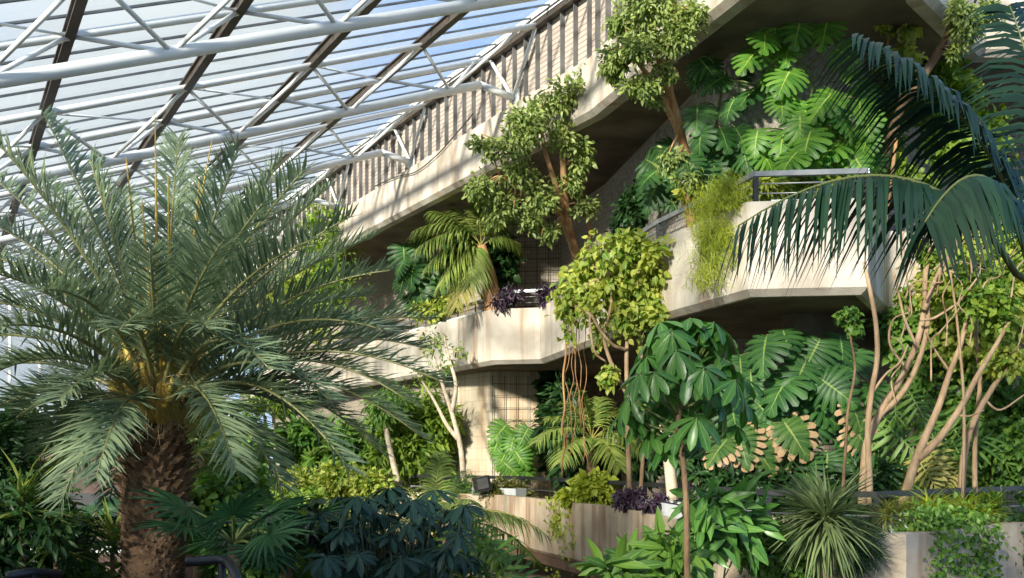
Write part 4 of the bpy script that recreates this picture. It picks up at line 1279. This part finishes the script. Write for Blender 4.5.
shrub('purple_plant', 'dark purple plant trailing over the balcony edge below the small palm', 'plant', MROOT(510, 23.2), [pb(510, 296, 22.9, 16, 7, 6), pb(498, 303, 22.75, 8, 6)], 150, T_LANCE, (.16, .3), 'purple', stems=False)
shrub('purple_plant', 'purple plant beside the bright yellow green vine on the balcony', 'plant', MROOT(548, 22.6), [pb(547, 296, 22.3, 9, 8, 6)], 120, T_LANCE, (.16, .3), 'purple', stems=False)
shrub('balcony_plant', 'small bright bush in the pale trough under the small palm', 'plant', MROOT(425, 26.8) + [0, 0, .2], [pb(430, 312, 26.0, 20, 6), pb(448, 305, 25.4, 10, 7)], 500, T_HEART, (.14, .22), 'yellowvine', stems=False)

# yellow-green climbing fig in front of the folded balcony
tree('climbing_vine_tree', 'vivid yellow green climber on curling tan stems before the balcony fold', 'vine', LROOT(630, 16.2),
     [(px_path([(630, 500), (628, 440, -.2), (627, 395, -.3), (627, 345, -.4), (633, 310, -.5), (640, 270, -.6)], 16.2), .045, .025),
      (px_path([(627, 395, -.3), (612, 365, -.4), (604, 335, -.5), (612, 300, -.6), (606, 265, -.6)], 16.2), .035, .02),
      (px_path([(627, 350, -.4), (613, 345, -.6), (600, 330, -.7), (590, 315, -.7), (594, 350, -.7), (606, 362, -.6)], 16.2), .03, .015),
      (px_path([(640, 500, .1), (645, 420), (642, 360, -.2), (640, 310, -.4), (648, 270, -.5)], 16.2), .035, .02)],
     [pb(612, 262, 15.6, 24, 24), pb(642, 258, 15.6, 24, 24), pb(600, 288, 15.6, 22, 16), pb(640, 290, 15.6, 24, 18), pb(575, 290, 16.4, 16, 18), pb(655, 280, 15.8, 10, 24), pb(622, 312, 15.5, 14, 12), pb(662, 250, 15.7, 12, 10), pb(586, 272, 15.9, 12, 12), pb(570, 305, 16.2, 10, 14), pb(650, 310, 15.6, 14, 12), pb(628, 240, 15.7, 14, 8), pb(612, 378, 15.7, 14, 14, 8)],
     1250, T_HEART, (.12, .26), 'yellowvine', 'bark_pale', tight=.42)
hanging('trailing_vine', 'yellow green strands trailing below the climber at the balcony fold', 'vine', [at(560 + 9 * k, 285 + 6 * (k % 3), 15.9 - .03 * k) for k in range(12)], (.4, 1.1), 34, T_HEART, (.10, .2), 'yellowvine', spread=.22)
shrub('dark_climber', 'dark creeper on the wall above the sloping balcony rail', 'vine', MFL(640, 19.5), [pb(634, 215, 19.6, 14, 26), pb(622, 232, 20, 8, 14)], 800, T_SMALL, (.12, .22), 'deep', sr=.03)
hanging('feathery_plant', 'lime feathery plant spilling over the balcony edge', 'plant', [at(694 + 6.2 * k, 206 - 2.2 * k, 14.7 - .17 * k) + [0, -.1, .2] for k in range(7)] + [at(702 + 7 * k, 222, 14.2 - .13 * k) for k in range(5)], (.35, 1.0), 260, T_BLADE, (.10, .24), 'lime', spread=.26, sway=.05)

SP = [(866, 92, 34), (860, 108, 34), (868, 124, 34), (872, 164, 34), (774, 80, 34), (756, 140, 34), (751, 57, 42), (788, 51, 42), (798, 31, 38), (825, 31, 40), (786, 78, 44), (846, 55, 36), (852, 74, 26), (776, 27, 36), (765, 40, 36),
      (805, 114, 44), (782, 104, 36), (807, 143, 46), (824, 102, 44), (840, 112, 40), (782, 141, 38), (849, 143, 42), (865, 145, 34), (832, 137, 44), (845, 124, 40), (816, 160, 40), (790, 160, 38), (838, 164, 40), (766, 158, 38), (858, 162, 34), (800, 128, 40), (820, 124, 42), (830, 150, 42)]
monstera('sunlit climber with huge split leaves on the rough wall above the balcony corner', MFL(800, 14.7), SP, 14.35, 'monstera', stem_pts=[MFL(800, 14.7), at(800, 170, 14.7), at(806, 120, 14.7), at(812, 80, 14.7), at(792, 55, 14.6)], scale=.88)
SP = [(715, 82, 36), (706, 66, 38), (749, 94, 44), (735, 78, 36), (696, 80, 24), (724, 137, 36), (697, 116, 40), (745, 156, 40), (714, 166, 38), (724, 162, 36), (702, 180, 40), (700, 140, 34), (740, 136, 34), (754, 168, 36), (728, 176, 36), (690, 165, 34), (730, 108, 34), (712, 148, 34), (742, 176, 36)]
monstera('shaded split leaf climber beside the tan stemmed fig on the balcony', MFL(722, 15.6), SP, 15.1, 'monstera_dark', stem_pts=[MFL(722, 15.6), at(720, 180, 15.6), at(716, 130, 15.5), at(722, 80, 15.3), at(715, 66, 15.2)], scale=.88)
SP = [(658, 166, 38), (654, 191, 38), (675, 180, 28), (666, 150, 32), (672, 200, 28), (648, 178, 28), (682, 152, 28)]
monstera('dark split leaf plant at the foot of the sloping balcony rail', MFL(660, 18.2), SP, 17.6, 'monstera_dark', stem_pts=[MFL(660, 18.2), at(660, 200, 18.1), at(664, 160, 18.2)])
tree('fig_tree', 'tall fig with tan stems and small leaves rising past the upper concrete band', 'tree', MFL(692, 15.7),
     [(px_path([(692, 260, .4), (690, 180, .3), (682, 140), (673, 105, -.4), (664, 75, -.8), (656, 45, -1.0), (650, 10, -1.1), (648, -20, -1.1)], 15.2), .085, .04),
      (px_path([(682, 140), (668, 110, -.4), (655, 85, -.8), (640, 65, -1.0), (630, 50, -1.0)], 15.2), .05, .025),
      (px_path([(676, 120, -.2), (670, 85, -.7), (668, 45, -1.0), (672, 5, -1.1)], 15.2), .045, .025)],
     [pb(650, 6, 14.1, 34, 20), pb(622, 58, 14.2, 22, 18), pb(650, 46, 14.0, 26, 20), pb(682, 20, 14.0, 22, 18), pb(640, 84, 14.3, 20, 12), pb(676, 46, 14.0, 18, 14), pb(626, 22, 14.2, 22, 18), pb(700, 14, 13.9, 12, 9), pb(668, 72, 14.2, 14, 10), pb(610, 70, 14.4, 14, 14), pb(655, 100, 14.6, 10, 8), pb(672, 160, 15.0, 14, 12), pb(690, 178, 14.9, 18, 10)],
     3000, T_SMALL, (.11, .2), 'ficus', 'bark_orange', tight=.4)
shrub('balcony_plant', 'bright leafy plants crowding behind the balcony corner railing', 'plant', MROOT(800, 14.4), [pb(770, 186, 14.6, 24, 8), pb(820, 184, 14.6, 26, 10), pb(735, 190, 15.4, 20, 14), pb(700, 196, 16, 16, 12)], 900, T_LANCE, (.16, .3), 'yellowvine', stems=False)

# ================================================================ lower terrace under the near balcony
SP = [(764, 351, 44), (812, 355, 46), (781, 389, 48), (835, 389, 44), (741, 370, 36), (850, 362, 44), (824, 374, 44), (752, 385, 40), (794, 436, 46), (784, 455, 42), (741, 444, 44), (760, 453, 42), (719, 449, 36), (820, 398, 46), (824, 410, 38), (767, 414, 44), (790, 412, 42),
      (857, 417, 40), (861, 438, 36), (827, 468, 42), (850, 459, 40), (866, 474, 36), (734, 417, 40), (800, 374, 40), (840, 430, 40), (842, 348, 38), (754, 432, 36), (812, 430, 36), (868, 395, 36), (730, 395, 34), (806, 470, 34), (872, 450, 34), (786, 340, 34), (848, 486, 34)]
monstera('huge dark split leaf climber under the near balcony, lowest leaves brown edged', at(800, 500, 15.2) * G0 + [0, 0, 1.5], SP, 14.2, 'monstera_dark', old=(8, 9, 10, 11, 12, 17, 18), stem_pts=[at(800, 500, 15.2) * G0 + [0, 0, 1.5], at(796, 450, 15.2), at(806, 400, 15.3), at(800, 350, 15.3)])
shrub('terrace_shrub', 'dark undergrowth behind the near lower railing', 'shrub', at(760, 500, 14.4) * G0 + [0, 0, 1.5], [pb(730, 486, 14.2, 40, 18), pb(800, 482, 14.4, 40, 20), pb(690, 440, 16.5, 30, 30), pb(860, 480, 14, 30, 18)], 1700, T_LANCE, (.2, .42), 'deep', sr=.03)
tree('slender_tree', 'smooth whitish leaning trunk behind the glossy hand leaved tree', 'tree', at(672, 500, 14.6) * G0 + [0, 0, 1.5], [(px_path([(673, 500), (670, 470), (666, 440), (660, 405)], 14.6), .09, .07)], [pb(655, 396, 14.6, 20, 14)], 250, T_LANCE, (.2, .32), 'bush', 'bark_white')
# the glossy hand-leaved tree
SW = [(655, 338), (700, 328), (668, 364, .2), (718, 356), (640, 374), (690, 366, -.3), (736, 380), (648, 410), (697, 418, -.3), (722, 404), (630, 396), (672, 332), (706, 346, .2), (664, 390, .2), (712, 384, .2), (676, 408), (690, 318), (744, 400, .3), (736, 425, .4), (652, 428, .3), (724, 332, .4), (684, 346, .4), (646, 356, .2), (660, 322, .3), (714, 322, .3), (730, 362, .2), (622, 412, .3), (636, 420, .3), (682, 428), (708, 430, .2), (654, 372, -.3), (704, 368, -.35), (676, 350, -.3), (745, 378, .5), (670, 440, .2)]
whorl_plant('hand_leaf_tree', 'glossy hand leaved tree on one thin stem before the balcony', 'tree', ground(688, 8), SW, 8.0, .262, 'whorl', 9, .55, .55, 'bark_brown', trunk=[ground(688, 8), at(687, 560, 8), at(686, 500, 8), at(682, 452, 8), at(678, 420, 8), at(690, 370, 8.05)], sr=.027)
# low plants in front, right of centre
def strap_clump(label, root, blobs, n, size, mat, group=None, name='leafy_clump', tpl=T_LANCE, stem_r=.015, droop=.35, face=.9):
    return shrub(name, label, 'plant', root, blobs, n, tpl, size, mat, group, droop=droop, clump=10, tight=.38, face=face, sr=stem_r)
strap_clump('clump of spear shaped leaves at the foot of the hand leaved tree', ground(655, 8.4), [pb(642, 566, 8.4, 34, 14), pb(622, 576, 8.0, 24, 12), pb(676, 560, 8.3, 16, 20), pb(662, 540, 8.6, 12, 10)], 130, (.3, .5), 'bush')
strap_clump('tall broad leaved clump between the thin stem and the spiky rosette', ground(716, 9.0), [pb(712, 500, 9.0, 22, 20), pb(732, 522, 9.2, 20, 18), pb(706, 545, 8.8, 18, 18)], 110, (.34, .56), 'whorl', tpl=T_LANCE)
shrub('ivy_mound', 'rounded small leaved bush spilling over the planter left of the spiky rosette', 'shrub', LROOT(778, 10.8), [pb(775, 552, 10.2, 30, 26, 18), pb(800, 562, 10.2, 18, 18)], 1300, T_HEART, (.07, .13), 'bush', stems=False)
shrub('ivy_mound', 'dark drooping fern bush right of the spiky rosette', 'shrub', LROOT(850, 10.8), [pb(858, 548, 10.2, 18, 28, 14), pb(845, 530, 10.3, 14, 18)], 900, T_BLADE, (.14, .3), 'deep', stems=False)
tuft('spiky_rosette', 'spiky grey green rosette plant in front of the lower planter', 'plant', ground(826, 9.3), at(826, 518, 9.3), 340, .64, 'grey', tpl=leaf_tpl([(0, .016), (.35, .022), (.7, .017), (1, .002)], .8, .22), stem_r=.04, elr=(-1.35, 1.15))
tuft('grass_clump', 'reddish brown drooping grass on the planter beside the black post', 'grass', LROOT(890, 11.0), at(888, 517, 10.9), 110, .4, 'olive', up=.2, stem_r=0)
hanging('ivy', 'thick dark ivy cascading down the right part of the lower planter', 'vine', [at(915 + 5.6 * k, 512, 11.0 + .10 * k) - [0, .15, 0] for k in range(11)] + [at(918 + 7 * k, 515, 10.9 + .12 * k) for k in range(8)], (.6, 1.1), 170, T_HEART, (.06, .11), 'bush', spread=.34, sway=.04)
for k, (x, y, d, lab) in enumerate(((930, 512, 11.5, 'bright grassy tuft above the ivy cascade'), (962, 512, 12.2, 'sunlit lime grassy tuft with flower stalks on the planter'), (995, 508, 12.9, 'grassy tuft at the far right end of the lower planter'), (975, 520, 12.1, 'grassy tuft hanging over the planter edge by the ivy'))):
    tuft('grass_clump', lab, 'grass', LROOT(x, d + .2), at(x, y, d), 120, .42, 'lime' if k != 2 else 'vine', 'sunny grass clumps on the planter', up=.5, stem_r=0)
hanging('ivy', 'ivy trailing at the right picture edge below the grassy tufts', 'vine', [at(1000 + 5 * k, 514, 12.7) - [0, .2, 0] for k in range(7)], (.4, .8), 90, T_HEART, (.06, .11), 'deep', spread=.3, sway=.04)

# ================================================================ tangle of pale stems at the near end
def stems(name, label, root, limbs, blobs, n, mat='vine', bark='bark_pale', size=(.1, .2), tpl=T_HEART):
    return tree(name, label, 'tree', root, [(px_path(p, d), a * .58, b * .58) for p, d, a, b in limbs], blobs, n, tpl, size, mat, bark)


LF = lambda px, d: at(px, 500, d) * G0 + [0, 0, 1.5]
stems('forked_tree', 'pale trunk forking low behind the railing into two long leaning stems', LF(905, 13.0),
      [([(903, 505), (908, 485), (916, 460), (924, 440), (938, 408), (950, 372), (962, 340), (970, 300)], 12.8, .12, .04),
       ([(916, 460), (930, 448), (944, 432), (962, 405), (978, 375), (996, 345), (1010, 320)], 12.8, .10, .04),
       ([(955, 415), (970, 416), (984, 410)], 12.8, .03, .015), ([(950, 372), (935, 350), (925, 330)], 12.8, .03, .015)],
      [pb(975, 300, 12.8, 22, 20), pb(1005, 318, 12.8, 20, 20), pb(985, 270, 13, 22, 18)], 380, 'vine')
stems('forked_tree', 'tan curving stems rising past the balcony end toward the dark frond', LF(866, 13.6),
      [([(862, 505), (864, 470), (868, 440), (884, 405), (900, 380), (916, 345), (924, 310), (926, 270), (936, 230)], 12.9, .10, .05),
       ([(868, 440), (880, 415), (898, 398), (914, 372), (926, 335), (928, 300)], 12.9, .08, .05),
       ([(924, 310), (940, 270), (958, 240), (962, 210)], 12.8, .06, .03), ([(916, 345), (905, 320), (900, 300), (893, 270)], 12.7, .035, .02),
       ([(926, 300), (940, 275), (960, 262), (985, 270)], 12.7, .03, .015), ([(920, 320), (934, 318), (955, 305), (975, 290), (990, 300)], 12.7, .035, .015),
       ([(908, 370), (890, 345), (893, 320), (910, 312)], 12.7, .03, .015)],
      [pb(905, 300, 12.9, 10, 14), pb(930, 255, 13, 12, 16)], 180, 'vine')
stems('forked_tree', 'smooth brown stem bending up beside the balcony corner', LF(868, 13.4),
      [([(870, 505), (869, 470), (868, 430), (871, 395), (877, 360), (876, 325), (870, 290), (864, 262)], 12.5, .075, .04), ([(871, 395), (885, 375), (900, 362), (908, 345)], 12.5, .03, .02)],
      [], 0)
stems('sapling', 'thin sapling with a small leafy head under the balcony corner', LF(842, 13.6),
      [([(842, 505), (846, 440), (848, 410), (855, 370), (851, 340), (848, 318)], 13.0, .04, .02)], [pb(846, 312, 13, 14, 7), pb(854, 326, 13, 8, 8)], 130, 'bush', 'bark_brown', (.1, .18))
stems('forked_tree', 'leaning pale stems at the picture edge amid dense vines', LF(968, 13.4),
      [([(960, 505), (965, 450), (972, 425), (985, 400), (1002, 375), (1030, 345)], 13.2, .09, .05), ([(975, 505), (975, 440), (980, 380), (976, 330), (985, 260)], 13.4, .06, .04), ([(985, 400), (1000, 410), (1024, 395)], 13.2, .03, .02)], [pb(1010, 360, 13.2, 18, 20)], 250, 'yellowvine')
t = thing('twining_vine', LF(960, 13.0), 'tangle of thin pale looping vine stems at the balcony end below the dark fronds', 'vine')
for k in range(16):
    x, y = R.uniform(885, 1020), R.uniform(262, 420)
    pts = [(x, y)]
    for _ in range(4): pts.append((pts[-1][0] + R.normal(7, 8), pts[-1][1] + R.normal(-18, 9)))
    mb = MB(); mb.tube(px_path([(p[0], p[1], R.normal(0, .08)) for p in pts], 12.6), np.linspace(.012, .006, 5), 6, smooth=6); mb.build('stem', LM['bark_pale'], t)
mb = MB(); mb.tube([LF(960, 13.0), at(964, 420, 12.8), at(958, 330, 12.7), at(950, 270, 12.6)], [.022, .02, .016, .012], 7, smooth=6); mb.build('main_stem', LM['bark_pale'], t)
shrub('wall_vine', 'sunlit yellow green vine wall at the right end below the dark fronds', 'vine', LF(990, 14.8), [pb(955, 265, 14.6, 22, 36, 16), pb(995, 290, 14.4, 36, 46, 20), pb(1020, 240, 14.4, 30, 40, 20), pb(938, 300, 14.8, 12, 40, 10), pb(968, 340, 14.5, 26, 26, 16)], 2300, T_HEART, (.09, .2), 'yellowvine', sr=.03, tight=.6)
shrub('wall_vine', 'darker dense vine wall behind the forked pale trunk', 'vine', LF(985, 15.4), [pb(990, 400, 14.8, 40, 46, 20), pb(1020, 440, 14.4, 24, 50, 20), pb(930, 350, 15, 30, 40, 16), pb(905, 330, 15, 22, 30, 14), pb(960, 470, 14.8, 40, 22, 16)], 3600, T_HEART, (.10, .22), 'bush', sr=.03, tight=.4)
finger_plant('cut leaf philodendron hanging between the pale stems', LF(910, 15.0), [(890, 420, 40), (905, 440, 44), (885, 450, 40), (925, 420, 40), (940, 440, 44), (955, 430, 44), (935, 465, 40), (900, 470, 40), (960, 455, 40), (975, 445, 40), (895, 400, 40), (880, 475, 36), (915, 400, 36), (880, 430, 36), (970, 415, 40), (990, 450, 40), (920, 480, 36), (905, 395, 34)], 14.0, 'bush')
finger_plant('yellowed cut leaf plant low behind the forked trunk', LF(930, 14.4), [(930, 455, 36), (925, 470, 34), (940, 470, 30), (918, 460, 30), (955, 470, 30)], 13.7, 'palm_yellow')

# upper right: thick stem and hanging twigs in front of the upper band
stems('upper_tree', 'thick tan stem leaning up to the upper concrete band', MFL(905, 15.6),
      [([(880, 260, 1.2), (884, 170, .8), (898, 115, .4), (918, 84), (932, 62), (946, 38), (953, 18), (955, -20)], 14.0, .11, .10), ([(946, 38), (966, 20), (980, -10)], 14.0, .04, .03)],
      [pb(968, 30, 13.6, 16, 20), pb(960, 8, 13.6, 18, 14), pb(990, 14, 13.6, 12, 14), pb(955, 50, 13.8, 10, 8)], 900, 'ficus', 'bark_brown', (.1, .18), T_SMALL)
stems('upper_tree', 'thin twisted stems with sparse yellow green leaves below the upper slab', MFL(888, 15.8),
      [([(880, 260, .4), (895, 150), (900, 95), (897, 60), (903, 25), (905, -20)], 14.6, .05, .03), ([(897, 60), (910, 35), (915, 10), (920, -20)], 14.6, .03, .02), ([(900, 80), (888, 50), (892, 20), (898, -10)], 14.6, .03, .02)],
      [pb(888, 24, 14.4, 14, 12), pb(910, 30, 14.4, 14, 10), pb(905, 55, 14.5, 16, 8), pb(884, 60, 14.6, 10, 10)], 420, 'yellowvine', 'bark_orange', (.1, .18))
shrub('wall_vine', 'leafy climber on the upper wall behind the dark palm fronds', 'vine', MFL(900, 16.2), [pb(880, 150, 15.6, 22, 26, 14), pb(930, 80, 15.6, 40, 22, 14), pb(960, 130, 15.4, 40, 40, 16), pb(890, 110, 15.8, 20, 30, 14), pb(985, 160, 15, 26, 24, 14), pb(900, 178, 15, 30, 12, 12)], 3000, T_HEART, (.1, .2), 'vine', sr=.03, tight=.4)

# ================================================================ the big dark palm whose crown hangs in from the right
kd = 6.0
kroot = at(1150, 560, kd + .3) * G0
ktop = at(1150, 420, kd + .3)
kt = thing('kentia_palm', kroot, 'dark glossy palm hanging drooping fronds into view from the right edge', 'palm')
mb = MB(); mb.tube([kroot - [0, 0, .02], (kroot + ktop) / 2, ktop, ktop + [0, 0, .35]], [.14, .12, .10, .05], 14, smooth=5); mb.build('trunk', LM['bark_brown'], kt)
def kf(pts, L, w, pairs, droop, start, vee, fwd=.45, side0=None, jit=.06, endl=.5):
    mb = MB()
    a, b = at(*pts[1]), at(*pts[3])
    c = 2 * at(*pts[2]) - .5 * a - .5 * b
    frond(mb, a, c, b, pairs=pairs, L=L, w=w, fwd=fwd, vee=vee, droop=droop, start=start, jit=jit, rr=.02, side0=side0, endl=endl)
    mb.tube(bez(ktop, (ktop + a) / 2 + [0, 0, .25], a, 10), np.linspace(.034, .02, 10), 8)
    mb.e[-1][:] = 0
    mb.build('frond', LM['kentia'], kt)
# frond: base, start of leaflets, middle, tip  (px, py, depth)
kf([None, (1016, 274, 5.9), (900, 178, 5.7), (738, 226, 5.6)], .50, .036, 62, .95, .22, -.25)
kf([None, (1030, 268, 5.5), (985, 178, 5.4), (925, 222, 5.2)], .44, .036, 42, 1.0, .25, -.3)
kf([None, (1020, 215, 6.3), (955, 108, 6.2), (856, 36, 6.0)], .60, .036, 64, .8, .06, -.2)
kf([None, (1064, 270, 6.4), (1042, 120, 6.4), (1010, 6, 6.5)], .66, .030, 50, .6, .02, .1, side0=(-1, -.25, 0))
kf([None, (1100, 250, 6.9), (1072, 90, 7.2), (1040, -60, 7.6)], .78, .030, 50, .6, .02, .1, side0=(-1, -.1, 0))
kf([None, (1040, 240, 6.9), (1012, 165, 7.0), (985, 190, 7.2)], .36, .035, 34, .8, .1, 0)
